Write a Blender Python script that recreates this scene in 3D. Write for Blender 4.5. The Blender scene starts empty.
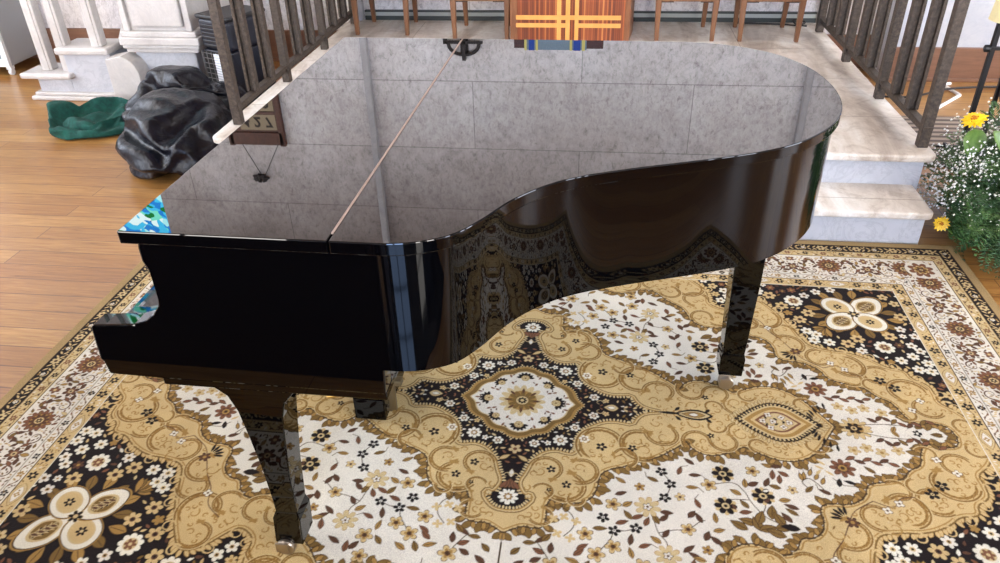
import bpy, math, random
import numpy as np
from mathutils import Vector, Matrix, noise as mn
PI = math.pi
random.seed(7)
C = bpy.context.scene.collection

# ------------------------------------------------------------------ helpers
def srgb(r, g=None, b=None):
    if g is None: r, g, b = r
    f = lambda c: (c/255)/12.92 if c/255 <= .04045 else ((c/255+.055)/1.055)**2.4
    return (f(r), f(g), f(b), 1.0)

class MB:
    def __init__(s): s.v = []; s.f = []
    def add(s, vs, fs):
        o = len(s.v); s.v += [tuple(q) for q in vs]; s.f += [tuple(i+o for i in f) for f in fs]; return s
    def box(s, x0, x1, y0, y1, z0, z1):
        v = [(x, y, z) for z in (z0, z1) for y in (y0, y1) for x in (x0, x1)]
        return s.add(v, [(0,2,3,1),(4,5,7,6),(0,1,5,4),(2,6,7,3),(0,4,6,2),(1,3,7,5)])
    def loft(s, rings, cap=True):
        n = len(rings[0]); v = [q for r in rings for q in r]; f = []
        for k in range(len(rings)-1):
            for i in range(n):
                j = (i+1) % n; f.append((k*n+i, k*n+j, (k+1)*n+j, (k+1)*n+i))
        if cap: f.append(tuple(range(n-1, -1, -1))); f.append(tuple((len(rings)-1)*n+i for i in range(n)))
        return s.add(v, f)
    def prism_z(s, pts, z0, z1):
        return s.loft([[(x, y, z0) for x, y in pts], [(x, y, z1) for x, y in pts]])
    def prism_y(s, pts, y0, y1):   # profile in x,z
        return s.loft([[(x, y1, z) for x, z in pts], [(x, y0, z) for x, z in pts]])
    def prism_x(s, pts, x0, x1):   # profile in y,z
        return s.loft([[(x0, y, z) for y, z in pts], [(x1, y, z) for y, z in pts]])
    def tube(s, path, r, n=8, cap=True):
        P = [Vector(q) for q in path]; rings = []; up = None
        rr = r if isinstance(r, (list, tuple)) else [r]*len(P)
        for i, q in enumerate(P):
            t = (P[min(i+1, len(P)-1)]-P[max(i-1, 0)]).normalized()
            if up is None:
                up = Vector((0, 0, 1)) if abs(t.z) < .9 else Vector((1, 0, 0))
            a = t.cross(up)
            if a.length < 1e-4: a = t.cross(Vector((0, 1, 0)))
            a.normalize(); b = a.cross(t); up = b
            rings.append([q+rr[i]*(math.cos(2*PI*k/n)*a+math.sin(2*PI*k/n)*b) for k in range(n)])
        return s.loft(rings, cap)
    def lathe(s, prof, cx=0, cy=0, n=24, axis='z', off=(0,0,0)):
        rings = []
        for r, z in prof:
            ring = []
            for k in range(n):
                a = 2*PI*k/n; c, d = r*math.cos(a), r*math.sin(a)
                if axis == 'z': ring.append((cx+c, cy+d, z))
                elif axis == 'y': ring.append((off[0]+c, off[1]+z, off[2]+d))
                else: ring.append((off[0]+z, off[1]+c, off[2]+d))
            rings.append(ring)
        return s.loft(rings)

def obj(name, mb, mat, parent=None, smooth=False, bevel=0, seg=2, tag=None, solid=0, sub=0):
    me = bpy.data.meshes.new(name); me.from_pydata(mb.v, [], mb.f); me.validate(); me.update()
    import bmesh
    b = bmesh.new(); b.from_mesh(me); bmesh.ops.recalc_face_normals(b, faces=b.faces); b.to_mesh(me); b.free()
    if smooth: me.shade_smooth()
    o = bpy.data.objects.new(name, me); C.objects.link(o)
    if mat: me.materials.append(mat)
    if parent: o.parent = parent
    if bevel:
        m = o.modifiers.new('Bevel', 'BEVEL'); m.width = bevel; m.segments = seg; m.limit_method = 'ANGLE'; m.angle_limit = math.radians(40)
        m.harden_normals = False
    if solid:
        m = o.modifiers.new('Solidify', 'SOLIDIFY'); m.thickness = solid; m.offset = 0
    if sub:
        m = o.modifiers.new('Subdivision', 'SUBSURF'); m.levels = sub; m.render_levels = sub
    if tag: settag(o, *tag)
    return o
def settag(o, label, cat, group=None):
    o['label'] = label; o['category'] = cat
    if group: o['group'] = group
def thing(name, label, cat, loc=(0,0,0), rz=0, group=None):
    o = bpy.data.objects.new(name, None); C.objects.link(o); o.empty_display_size = .1
    o.location = loc; o.rotation_euler = (0, 0, rz); settag(o, label, cat, group); return o
def struct(o): o['kind'] = 'structure'; return o
def copy_tree(o, parent=None):
    c = o.copy(); C.objects.link(c); c.parent = parent
    for ch in o.children: copy_tree(ch, c)
    return c

def chaikin(P, it=2, closed=False):
    P = [tuple(q) for q in P]
    for _ in range(it):
        Q = []
        n = len(P)
        rng = range(n) if closed else range(n-1)
        if not closed: Q.append(P[0])
        for i in rng:
            a, b = P[i], P[(i+1) % n]
            Q.append(tuple(.75*a[k]+.25*b[k] for k in range(len(a)))); Q.append(tuple(.25*a[k]+.75*b[k] for k in range(len(a))))
        if not closed: Q.append(P[-1])
        P = Q
    return P
def catmull(P, n=8):
    out = []
    for i in range(len(P)-1):
        p0 = P[max(i-1, 0)]; p1 = P[i]; p2 = P[i+1]; p3 = P[min(i+2, len(P)-1)]
        for k in range(n):
            t = k/n
            out.append(tuple(.5*((2*p1[j])+(-p0[j]+p2[j])*t+(2*p0[j]-5*p1[j]+4*p2[j]-p3[j])*t*t+(-p0[j]+3*p1[j]-3*p2[j]+p3[j])*t**3) for j in range(len(p1))))
    out.append(tuple(P[-1])); return out
def inset(P, d):
    out = []; n = len(P)
    A = sum(P[i][0]*P[(i+1) % n][1]-P[(i+1) % n][0]*P[i][1] for i in range(n)); sg = 1 if A > 0 else -1
    for i in range(n):
        a, b = P[i-1], P[(i+1) % n]; t = Vector((b[0]-a[0], b[1]-a[1]));
        if t.length < 1e-9: out.append(P[i]); continue
        t.normalize(); out.append((P[i][0]-sg*t.y*d, P[i][1]+sg*t.x*d))
    return out

# ------------------------------------------------------------------ two crumpled sheets, dropped as real cloth and kept as meshes
def slump(cx, cy, rx, ry, rz, zc, seed, grow, press, bend, frames, others=(), sub=4, wall=True, quality=6):
    import bmesh
    sc0 = bpy.context.scene; tmp = []
    b = bmesh.new(); bmesh.ops.create_icosphere(b, subdivisions=sub, radius=1)
    for v in b.verts:
        q = Vector(v.co)*1.3+Vector((seed, 0, 0)); k_ = 1+.30*mn.noise(q)+.12*mn.noise(q*2.7)
        v.co = Vector((cx+v.co.x*rx*k_, cy+v.co.y*ry*k_, zc+v.co.z*rz*k_))
    me = bpy.data.meshes.new('bag'); b.to_mesh(me); b.free(); o = bpy.data.objects.new('bag', me); C.objects.link(o); tmp.append(o)
    m = o.modifiers.new('Cloth', 'CLOTH'); s = m.settings; s.quality = quality; s.mass = .5
    s.tension_stiffness = s.compression_stiffness = 20; s.shear_stiffness = 10; s.bending_stiffness = bend; s.tension_damping = s.compression_damping = 12; s.air_damping = 2
    s.shrink_min = -grow; s.shrink_max = -grow; s.use_pressure = True; s.uniform_pressure_force = press
    c = m.collision_settings; c.use_self_collision = True; c.self_distance_min = .006; c.distance_min = .006; c.collision_quality = 3
    def solid_body(name, mb):
        q = obj(name, mb, None); q.modifiers.new('Collision', 'COLLISION'); q.collision.thickness_outer = .006; q.collision.cloth_friction = 80; tmp.append(q)
    solid_body('ground', MB().box(-7, 3, 0, 8, -.3, 0))
    if wall: solid_body('block', MB().box(-1.93, 0, 3.38, 6, 0, .32))
    for x, y, r1, r2, h in others:
        solid_body('dome', MB().loft([[(x+r1*math.cos(a*PI/14)*math.cos(t), y+r2*math.sin(a*PI/14)*math.cos(t), h*math.sin(t)) for a in range(28)] for t in [i_*PI/2/8 for i_ in range(8)]+[PI/2*.97]]))
    m.point_cache.frame_start = 1; m.point_cache.frame_end = frames
    for f in range(1, frames+1): sc0.frame_set(f)
    e = o.evaluated_get(bpy.context.evaluated_depsgraph_get()).to_mesh(); P = [tuple(v.co) for v in e.vertices]; F = [tuple(p.vertices) for p in e.polygons]; sc0.frame_set(1)
    for q in tmp: bpy.data.objects.remove(q)
    return P, F
def join_shift(parts):
    P, F = [], []
    for (p, f), (dx, dy), (kx, ky, kz) in parts:
        n0 = len(P); A = np.array(p); c = (A.min(0)+A.max(0))/2; lo = A[:, 2].min()
        for q in A: P.append((c[0]+(q[0]-c[0])*kx+dx, c[1]+(q[1]-c[1])*ky+dy, (q[2]-lo)*kz+.002))
        F += [tuple(i+n0 for i in g) for g in f]
    return P, F
def draped(name, res, m, tag):
    P, F = res; P = np.array(P); c = (P.min(0)+P.max(0))/2; c[2] = 0
    mb = MB(); mb.v = [tuple(q) for q in P-c]; mb.f = F
    o = obj(name, mb, m, None, smooth=True, sub=1, tag=tag); o.location = tuple(c); return o
SIM_V = slump(-2.53, 4.24, .285, .25, .31, .34, 4, .42, .14, .8, 36)
SIM_W = slump(-2.34, 3.90, .29, .27, .23, .27, 9, .42, .12, .8, 36, [])
SIM_G = slump(-3.20, 4.34, .34, .20, .10, .13, 13, .50, .02, .3, 30, [], 4, False)
# ------------------------------------------------------------------ materials
def mat(name, col=(200,200,200), rough=.5, metal=0, ior=1.5, spec=None):
    m = bpy.data.materials.new(name); m.use_nodes = True
    b = m.node_tree.nodes['Principled BSDF']
    b.inputs['Base Color'].default_value = srgb(col); b.inputs['Roughness'].default_value = rough
    b.inputs['Metallic'].default_value = metal; b.inputs['IOR'].default_value = ior
    if spec is not None: b.inputs['Specular IOR Level'].default_value = spec
    return m
class NT:
    def __init__(s, m): s.t = m.node_tree; s.b = s.t.nodes['Principled BSDF']
    def n(s, typ, **kw):
        x = s.t.nodes.new(typ)
        for k, v in kw.items():
            if k in x.inputs: x.inputs[k].default_value = v
            else: setattr(x, k, v)
        return x
    def l(s, a, b): s.t.links.new(a, b)
    def coords(s, scale=(1,1,1), loc=(0,0,0), rot=(0,0,0)):
        tc = s.n('ShaderNodeTexCoord'); mp = s.n('ShaderNodeMapping')
        mp.inputs['Scale'].default_value = scale; mp.inputs['Location'].default_value = loc; mp.inputs['Rotation'].default_value = rot
        s.l(tc.outputs['Object'], mp.inputs['Vector']); return mp.outputs['Vector']
    def ramp(s, fac, stops):
        r = s.n('ShaderNodeValToRGB'); e = r.color_ramp.elements
        while len(e) > len(stops): e.remove(e[-1])
        while len(e) < len(stops): e.new(1)
        for q, (p, c) in zip(e, stops): q.position = p; q.color = c if len(c) == 4 else srgb(c)
        s.l(fac, r.inputs['Fac']); return r.outputs['Color']
    def noise(s, vec, scale, detail=6, rough=.6, dist=0):
        x = s.n('ShaderNodeTexNoise', Scale=scale, Detail=detail, Roughness=rough, Distortion=dist); s.l(vec, x.inputs['Vector']); return x.outputs['Fac']
    def mix(s, fac, a, b, typ='MIX'):
        x = s.n('ShaderNodeMix', data_type='RGBA', blend_type=typ)
        for i, v in ((0, fac), (6, a), (7, b)):
            if hasattr(v, 'is_linked') or hasattr(v, 'links'): s.l(v, x.inputs[i])
            else: x.inputs[i].default_value = v
        return x.outputs[2]
    def bump(s, h, strength=.3, dist=.01):
        x = s.n('ShaderNodeBump', Strength=strength, Distance=dist); s.l(h, x.inputs['Height']); s.l(x.outputs['Normal'], s.b.inputs['Normal'])

def marble(name, base, dark, vein=(150,150,155), scale=3, rough=.35, veinamt=.35):
    m = mat(name, base, rough); N = NT(m); v = N.coords()
    a = N.ramp(N.noise(v, scale, 9, .65, .6), [(.35, dark), (.62, base)])
    w = N.ramp(N.noise(v, scale*1.6, 12, .7, 2.5), [(.46, (0,0,0)), (.5, (255,255,255)), (.54, (0,0,0))])
    mul = N.n('ShaderNodeMath', operation='MULTIPLY'); N.l(w, mul.inputs[0]); mul.inputs[1].default_value = veinamt
    N.l(N.mix(mul.outputs[0], a, srgb(vein)), N.b.inputs['Base Color']); return m

M = {}
# glossy black lacquer
def lacquer(name, ior, col=(6,6,8), rough=.03):
    m = mat(name, col, rough, ior=ior); N = NT(m); v = N.coords()
    r = N.n('ShaderNodeMapRange'); r.inputs['To Min'].default_value = rough; r.inputs['To Max'].default_value = rough+.05
    N.l(N.noise(v, 9, 6, .7), r.inputs['Value']); N.l(r.outputs[0], N.b.inputs['Roughness']); return m
M['lid'] = mat('black_lacquer_lid', (14,11,10), .012, ior=1.85)
M['black'] = mat('black_lacquer', (2,2,3), .02, ior=1.38)
M['brass'] = mat('brass', (200,160,90), .3, 1)
M['hinge'] = mat('hinge_brass', (165,142,130), .45, .5)
M['steel'] = mat('caster_steel', (172,162,148), .35, 1)
M['bronze'] = mat('old_brass', (120,105,78), .45, .9); M['felt'] = mat('keybed_dark', (12,11,11), .7)
# carpet
m = mat('carpet_pile', (200,190,170), .95, spec=.1); N = NT(m)
at = N.n('ShaderNodeAttribute', attribute_name='Col'); v = N.coords()
nz = N.ramp(N.noise(v, 420, 3, .6), [(.3, (205,205,205)), (.7, (255,255,255))])
n2 = N.ramp(N.noise(v, 5, 4, .6), [(.3, (232,232,232)), (.7, (255,255,255))])
N.l(N.mix(1.0, N.mix(1.0, at.outputs['Color'], nz, 'MULTIPLY'), n2, 'MULTIPLY'), N.b.inputs['Base Color'])
N.b.inputs['Sheen Weight'].default_value = .02
N.bump(N.noise(v, 300, 2, .6), .5, .004); M['carpet'] = m
# wood floor: boards along x
m = mat('pine_floor', (190,140,92), .28); N = NT(m); v = N.coords()
br = N.n('ShaderNodeTexBrick', Scale=1.0); br.inputs['Brick Width'].default_value = 2.6; br.inputs['Row Height'].default_value = .115
br.inputs['Mortar Size'].default_value = .0022; br.inputs['Mortar Smooth'].default_value = .3; br.inputs['Bias'].default_value = 0
br.inputs['Color1'].default_value = (0,0,0,1); br.inputs['Color2'].default_value = (1,1,1,1); br.inputs['Mortar'].default_value = (.5,.5,.5,1); br.offset = .37
N.l(v, br.inputs['Vector'])
v2 = N.coords((1.2, 16, 1)); g = N.noise(v2, 3.2, 8, .65, 1.2)
gr = N.ramp(g, [(.25, (112,74,34)), (.4, (160,118,66)), (.58, (180,138,80)), (.8, (204,164,104))])
tint = N.ramp(br.outputs['Color'], [(0, (222,205,190)), (1, (255,255,255))])
c1 = N.mix(1.0, gr, tint, 'MULTIPLY')
c2 = N.mix(br.outputs['Fac'], c1, srgb(95,62,40))
big = N.ramp(N.noise(v, .9, 3, .5), [(.3, (225,215,205)), (.7, (255,255,255))])
N.l(N.mix(1.0, c2, big, 'MULTIPLY'), N.b.inputs['Base Color']); N.bump(g, .08, .01); M['floor'] = m
# stone wall with joints
m = mat('stone_wall', (190,190,195), .6); N = NT(m)
tc = N.n('ShaderNodeTexCoord'); sp = N.n('ShaderNodeSeparateXYZ'); cb = N.n('ShaderNodeCombineXYZ')
N.l(tc.outputs['Object'], sp.inputs[0])
ax = N.n('ShaderNodeMath', operation='ADD'); N.l(sp.outputs[0], ax.inputs[0]); ax.inputs[1].default_value = 17.13+.85
az = N.n('ShaderNodeMath', operation='ADD'); N.l(sp.outputs[2], az.inputs[0]); az.inputs[1].default_value = 5.6-.47
N.l(ax.outputs[0], cb.inputs[0]); N.l(az.outputs[0], cb.inputs[1])
br = N.n('ShaderNodeTexBrick', Scale=1.0); br.inputs['Brick Width'].default_value = 1.7; br.inputs['Row Height'].default_value = .56
br.inputs['Mortar Size'].default_value = .0035; br.inputs['Mortar Smooth'].default_value = .1
br.inputs['Color1'].default_value = (.9,.9,.9,1); br.inputs['Color2'].default_value = (1,1,1,1); br.inputs['Mortar'].default_value = (.5,.5,.5,1)
N.l(cb.outputs[0], br.inputs['Vector'])
v = tc.outputs['Object']
a = N.ramp(N.noise(v, 9, 12, .85, .4), [(.36, (206,204,206)), (.5, (240,239,241)), (.62, (252,252,253))])
sk = N.ramp(N.noise(N.coords((1,1,.6)), 30, 10, .85, .6), [(.35, (140,138,136)), (.43, (222,220,219)), (.52, (255,255,255))])
lg = N.ramp(N.noise(v, 1.3, 4, .6), [(.3, (232,226,222)), (.7, (255,255,255))])
c1 = N.mix(.8, a, sk, 'MULTIPLY'); c2 = N.mix(1.0, c1, lg, 'MULTIPLY')
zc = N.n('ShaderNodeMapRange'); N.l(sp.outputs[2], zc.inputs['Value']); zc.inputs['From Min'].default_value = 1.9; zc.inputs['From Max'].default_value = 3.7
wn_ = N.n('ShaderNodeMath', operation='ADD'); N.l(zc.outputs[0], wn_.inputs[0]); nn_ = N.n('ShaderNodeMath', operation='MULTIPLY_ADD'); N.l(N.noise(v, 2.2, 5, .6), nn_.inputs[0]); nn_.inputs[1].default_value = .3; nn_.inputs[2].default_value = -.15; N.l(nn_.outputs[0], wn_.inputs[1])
height_shade = N.ramp(wn_.outputs[0], [(0, (255,255,255)), (.45, (240,236,234)), (.78, (196,188,184)), (1, (160,150,144))])  # light falloff painted into the stone: darker and warmer towards the top
c3 = N.mix(1.0, c2, height_shade, 'MULTIPLY')
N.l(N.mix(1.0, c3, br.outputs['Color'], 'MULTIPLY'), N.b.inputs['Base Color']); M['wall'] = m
M['strip'] = marble('pilaster_stone', (186,184,186), (164,161,164), (140,138,142), 4, .5, .2)
M['whitewall'] = marble('white_plaster', (200,200,201), (176,180,188), (164,168,180), 2.2, .7, .3)
M['marble'] = marble('white_marble', (198,194,190), (176,171,167), (160,158,160), 3, .35, .3)
M['marble_blue'] = marble('grey_white_marble', (186,188,193), (168,170,177), (140,142,150), 2.6, .4, .35)
m = mat('deck_marble', (210,200,186), .3); N = NT(m); v = N.coords()
a = N.ramp(N.noise(v, 7.5, 12, .8, 1.2), [(.36, (190,182,172)), (.5, (224,220,213)), (.66, (234,232,228))])
st = N.ramp(N.noise(N.coords((2.4, .6, 1)), 1.5, 6, .6, .8), [(.36, (168,150,134)), (.48, (226,216,206)), (.58, (255,255,255))])
b2 = N.n('ShaderNodeTexBrick', Scale=1.0); b2.inputs['Brick Width'].default_value = 1.1; b2.inputs['Row Height'].default_value = .62; b2.inputs['Mortar Size'].default_value = .003
b2.inputs['Color1'].default_value = (1,1,1,1); b2.inputs['Color2'].default_value = (.92,.92,.92,1); b2.inputs['Mortar'].default_value = (.5,.47,.43,1); b2.offset = .3
N.l(v, b2.inputs['Vector'])
N.l(N.mix(1.0, N.mix(.8, a, st, 'MULTIPLY'), b2.outputs['Color'], 'MULTIPLY'), N.b.inputs['Base Color']); M['deck'] = m
# wood kinds
def wood(name, c1, c2, sc=(1,1,14), rough=.4, s=4):
    m = mat(name, c1, rough); N = NT(m); v = N.coords(sc)
    N.l(N.ramp(N.noise(v, s, 6, .6, .8), [(.3, c1), (.7, c2)]), N.b.inputs['Base Color']); return m
M['chairwood'] = wood('chair_beech', (98,62,38), (130,88,56), (14,14,1.2))
M['frame_wood'] = wood('lectern_frame_wood', (108,66,40), (138,90,58), (14,14,1.5))
m = mat('slat_wood', (160,90,45), .4); N = NT(m)
tc = N.n('ShaderNodeTexCoord'); sp = N.n('ShaderNodeSeparateXYZ'); N.l(tc.outputs['Object'], sp.inputs[0])
mu = N.n('ShaderNodeMath', operation='MULTIPLY'); N.l(sp.outputs[0], mu.inputs[0]); mu.inputs[1].default_value = 1/.0135
fl = N.n('ShaderNodeMath', operation='FLOOR'); N.l(mu.outputs[0], fl.inputs[0]); fr = N.n('ShaderNodeMath', operation='FRACT'); N.l(mu.outputs[0], fr.inputs[0])
wn = N.n('ShaderNodeTexWhiteNoise', noise_dimensions='1D'); N.l(fl.outputs[0], wn.inputs['W'])
sc_ = N.ramp(wn.outputs['Value'], [(0, (104,48,22)), (.5, (134,66,32)), (.85, (160,88,46)), (1, (190,122,66))])
gp = N.ramp(fr.outputs[0], [(0, (120,95,85)), (.12, (255,255,255)), (.88, (255,255,255)), (1, (120,95,85))])
N.l(N.mix(1.0, sc_, gp, 'MULTIPLY'), N.b.inputs['Base Color']); M['slats'] = m
M['inlay'] = wood('light_inlay_wood', (212,146,70), (226,166,92), (2,14,2))
M['darkwood'] = wood('dark_desk_wood', (52,20,14), (78,34,24))
M['brownwood'] = wood('brown_skirting', (112,78,58), (132,94,72), (1.5,14,14), .45)
M['pew'] = wood('pew_wood', (34,22,15), (50,32,22), (1.2,10,10), .4)
# iron
m = mat('bronze_iron', (88,78,68), .55, .35); N = NT(m); v = N.coords()
N.l(N.ramp(N.noise(v, 60, 6, .7), [(.32, (42,36,32)), (.55, (72,62,54)), (.75, (98,86,74))]), N.b.inputs['Base Color']); N.bump(N.noise(v, 120, 4, .6), .3, .003); M['iron'] = m
M['darkiron'] = mat('dark_iron', (48,44,44), .5, .5)
M['blackmetal'] = mat('black_metal', (30,30,32), .4, .3)
# vinyl, cloth
m = mat('black_vinyl', (10,11,18), .26, spec=.28); N = NT(m); v = N.coords()
N.l(N.ramp(N.noise(v, 14, 6, .7), [(.3, (5,6,11)), (.7, (11,13,26))]), N.b.inputs['Base Color'])
N.bump(N.noise(v, 22, 5, .6, 1.0), .35, .02); M['vinyl'] = m
m = mat('green_fleece', (14,84,74), .95); N = NT(m); v = N.coords()
N.l(N.ramp(N.noise(v, 30, 4, .6), [(.3, (5,52,46)), (.7, (12,78,68))]), N.b.inputs['Base Color']); M['green'] = m
M['case'] = mat('navy_case', (11,14,28), .45); M['caseblack'] = mat('case_black_plastic', (26,26,28), .4)
M['wire'] = mat('wire_chrome', (170,170,170), .3, .9)
m = mat('printed_paper', (232,234,238), .8); N = NT(m)
wv = N.n('ShaderNodeTexWave', Scale=18.0, Distortion=1.0); wv.bands_direction = 'Z'; N.l(N.coords(), wv.inputs['Vector'])
N.l(N.ramp(wv.outputs['Fac'], [(.12, (170,175,185)), (.25, (232,234,238))]), N.b.inputs['Base Color']); M['paper'] = m
M['cabinet'] = mat('painted_steel', (160,165,168), .45); M['cabwhite'] = mat('white_enamel', (225,232,236), .35)
M['glassdoor'] = mat('tinted_door_glass', (118,138,140), .12)
M['leaf'] = None
m = mat('fern_green', (40,72,36), .5); N = NT(m); v = N.coords()
N.l(N.ramp(N.noise(v, 9, 3, .6), [(.3, (24,52,26)), (.5, (50,88,42)), (.72, (96,128,66))]), N.b.inputs['Base Color']); N.b.inputs['Subsurface Weight'].default_value = 0; M['fern'] = m
M['broad'] = wood('broad_leaf', (74,112,48), (112,146,70), (8,8,8))
M['babys'] = mat('tiny_white_blossom', (240,240,236), .8); M['stem'] = mat('stem_green', (92,118,70), .6)
M['yellow'] = wood('yellow_petal', (244,190,16), (252,216,50), (20,20,20))
M['yellowc'] = mat('flower_centre', (190,120,20), .8)
M['reflection_strip'] = mat('added_glossy_black', (14,15,18), .06, ior=1.7); M['shade'] = mat('cream_shade', (236,222,170), .8)
M['white'] = mat('white_cable', (236,236,236), .5); M['cable'] = mat('black_cable', (28,26,26), .5)
m = mat('striped_mat', (130,112,98), .9); N = NT(m)
wv = N.n('ShaderNodeTexWave', Scale=4.6); wv.bands_direction = 'Y'; N.l(N.coords(), wv.inputs['Vector'])
N.l(N.ramp(wv.outputs['Fac'], [(.3, (84,72,64)), (.6, (150,134,120))]), N.b.inputs['Base Color']); M['mat'] = m
M['boardwood'] = wood('hymn_board_wood', (64,30,18), (92,48,30), (10,4,4)); M['card'] = mat('number_card', (158,142,116), .8); M['ink'] = mat('number_ink', (30,18,14), .7)
M['clothblue'] = mat('blue_cloth', (36,72,160), .8); M['clothteal'] = wood('grey_blue_brocade', (96,120,140), (128,150,164), (40,40,40)); M['clothgold'] = mat('gold_braid', (214,206,120), .6)
M['skirt1'] = mat('dark_green_grey_skirting', (52,58,56), .5); M['skirt2'] = mat('grey_skirting_band', (168,172,166), .5)
M['ceil'] = wood('ceiling_boards', (104,82,62), (132,106,82), (1,10,1), .8)
def emit(name, col, s):
    m = bpy.data.materials.new(name); m.use_nodes = True; t = m.node_tree; t.nodes.clear()
    e = t.nodes.new('ShaderNodeEmission'); e.inputs[0].default_value = srgb(col); e.inputs[1].default_value = s
    o = t.nodes.new('ShaderNodeOutputMaterial'); t.links.new(e.outputs[0], o.inputs[0]); return m
M['pane'] = emit('daylit_pane', (255,250,244), 23.0)
M['paneblue'] = emit('daylit_pane_blue', (172,204,255), 26.0)
M['panefar'] = emit('daylit_pane_soft', (232,240,255), 16.0)
m = emit('stained_glass_lit', (120,190,255), 5.0); t = m.node_tree; e = [n for n in t.nodes if n.type == 'EMISSION'][0]
vo = t.nodes.new('ShaderNodeTexVoronoi'); vo.inputs['Scale'].default_value = 17; tc = t.nodes.new('ShaderNodeTexCoord'); wn = t.nodes.new('ShaderNodeTexNoise'); wn.inputs['Scale'].default_value = 3
mx = t.nodes.new('ShaderNodeMix'); mx.data_type = 'RGBA'; mx.inputs[0].default_value = .5
t.links.new(tc.outputs['Object'], wn.inputs['Vector']); t.links.new(tc.outputs['Object'], mx.inputs[6]); t.links.new(wn.outputs['Color'], mx.inputs[7]); t.links.new(mx.outputs[2], vo.inputs['Vector'])
rp = t.nodes.new('ShaderNodeValToRGB'); rp.color_ramp.interpolation = 'CONSTANT'
cs = [(0,(40,130,210)),(.18,(70,190,235)),(.38,(225,250,250)),(.58,(30,120,60)),(.66,(120,225,200)),(.8,(60,45,120)),(.87,(170,235,240))]
el = rp.color_ramp.elements
while len(el) < len(cs): el.new(1)
for q, (p, c) in zip(el, cs): q.position = p; q.color = srgb(c)
sx = t.nodes.new('ShaderNodeSeparateColor'); t.links.new(vo.outputs['Color'], sx.inputs[0]); t.links.new(sx.outputs[0], rp.inputs[0]); t.links.new(rp.outputs[0], e.inputs[0]); M['stained'] = m

# ------------------------------------------------------------------ camera
F_PX, PITCH, ROLL, YAW, CH = 765.59, .5592, -.0268, -.1371, 1.6956
cy_, sy_ = math.cos(YAW), math.sin(YAW); cp_, sp_ = math.cos(PITCH), math.sin(PITCH)
Fv = Vector((sy_*cp_, cy_*cp_, -sp_)); R0 = Vector((cy_, -sy_, 0)); U0 = R0.cross(Fv)
Rv = math.cos(ROLL)*R0+math.sin(ROLL)*U0; Uv = -math.sin(ROLL)*R0+math.cos(ROLL)*U0
cam = bpy.data.cameras.new('camera'); co = bpy.data.objects.new('camera', cam); C.objects.link(co)
mw = Matrix((Rv, Uv, -Fv)).transposed().to_4x4(); mw.translation = Vector((0, 0, CH)); co.matrix_world = mw
cam.sensor_width = 36; cam.lens = F_PX/1000*36; cam.clip_end = 100
bpy.context.scene.camera = co

# ------------------------------------------------------------------ room
XL, XR, YB, YF, ZC = -6.4, 5.2, 5.83, -4.6, 5.6
struct(obj('floor', MB().box(XL-.2, XR+.2, YF-.2, YB+.2, -.12, 0), M['floor']))
struct(obj('ceiling', MB().box(XL-.2, XR+.2, YF-.2, YB+.2, ZC, ZC+.12), M['ceil']))
# back wall around the stained window (x -5.3..-3.87, z 3.14..5.0)
wb = MB(); T = .3
wb.box(XL, XR, YB, YB+T, 0, 3.14).box(XL, XR, YB, YB+T, 5.0, ZC).box(XL, -5.3, YB, YB+T, 3.14, 5.0).box(-3.87, XR, YB, YB+T, 3.14, 5.0)
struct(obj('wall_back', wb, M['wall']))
def wall_with_windows(name, axis, pos, lo, hi, wins, m, thick=.3):
    mb = MB(); s = [lo]
    def bx(a, b, z0, z1):
        if axis == 'x':
            p0, p1 = (pos-thick, pos) if pos < 0 else (pos, pos+thick); mb.box(p0, p1, a, b, z0, z1)
        else: mb.box(a, b, pos-thick, pos, z0, z1)
    cur = lo
    for a, b, z0, z1 in wins:
        bx(cur, a, 0, ZC); bx(a, b, 0, z0) if z0 > 0 else None; bx(a, b, z1, ZC); cur = b
    bx(cur, hi, 0, ZC)
    struct(obj(name, mb, m))
winL = [(-3.2, -1.6, .9, 3.4), (.2, 2.2, .9, 3.4), (3.7, 5.2, 1.2, 3.4)]
fill_panes = [(-2.6, -.4, 4.0, 5.2), (.6, 2.6, 4.0, 5.2), (3.2, 5.0, 4.0, 5.2)]  # added high glowing panes, out of view, overhead fill for deck and floor
winR = [(-2.6, -1.0, .9, 3.6), (.9, 2.1, .25, 3.4), (3.6, 5.2, 1.2, 3.4)]
winF = [(-5.6, -3.2, .8, 3.7), (-1.0, .5, .8, 4.2), (2.2, 4.6, .8, 3.7)]
wall_with_windows('wall_left', 'x', XL, YF, YB, winL, M['whitewall'])
wall_with_windows('wall_right', 'x', XR, YF, YB, winR, M['whitewall'])
wall_with_windows('wall_front', 'y', YF, XL, XR, winF, M['whitewall'])
k = 0
def window(axis, pos, a, b, z0, z1, pm):
    global k; k += 1
    fr, pn = MB(), MB(); w = .05; inn = pos+(.0 if pos > 0 else 0)
    def bx(m_, a_, b_, c_, d_, t0, t1):
        if axis == 'x': m_.box(min(t0, t1), max(t0, t1), a_, b_, c_, d_)
        else: m_.box(a_, b_, min(t0, t1), max(t0, t1), c_, d_)
    sg = 1 if pos > 0 else -1
    t0, t1 = pos+sg*.08, pos+sg*.14
    for q in (a, (a+b)/2-w/2, b-w): bx(fr, q, q+w, z0, z1, t0, t1)
    nz = max(2, int((z1-z0)/.6))
    for i in range(nz+1):
        z = z0+(z1-z0-w)*i/nz; bx(fr, a, b, z, z+w, t0+sg*.005, t1-sg*.005)
    bx(pn, a, b, z0, z1, pos+sg*.1, pos+sg*.115)
    f = struct(obj('window_%d' % k, fr, M['darkiron'])); obj('window_pane', pn, pm, f)
for q in fill_panes: window('x', XL+.16, *q, M['pane']); window('x', XR-.16, *q, M['pane'])
for q in winL: window('x', XL, *q, M['panefar'])
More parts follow.
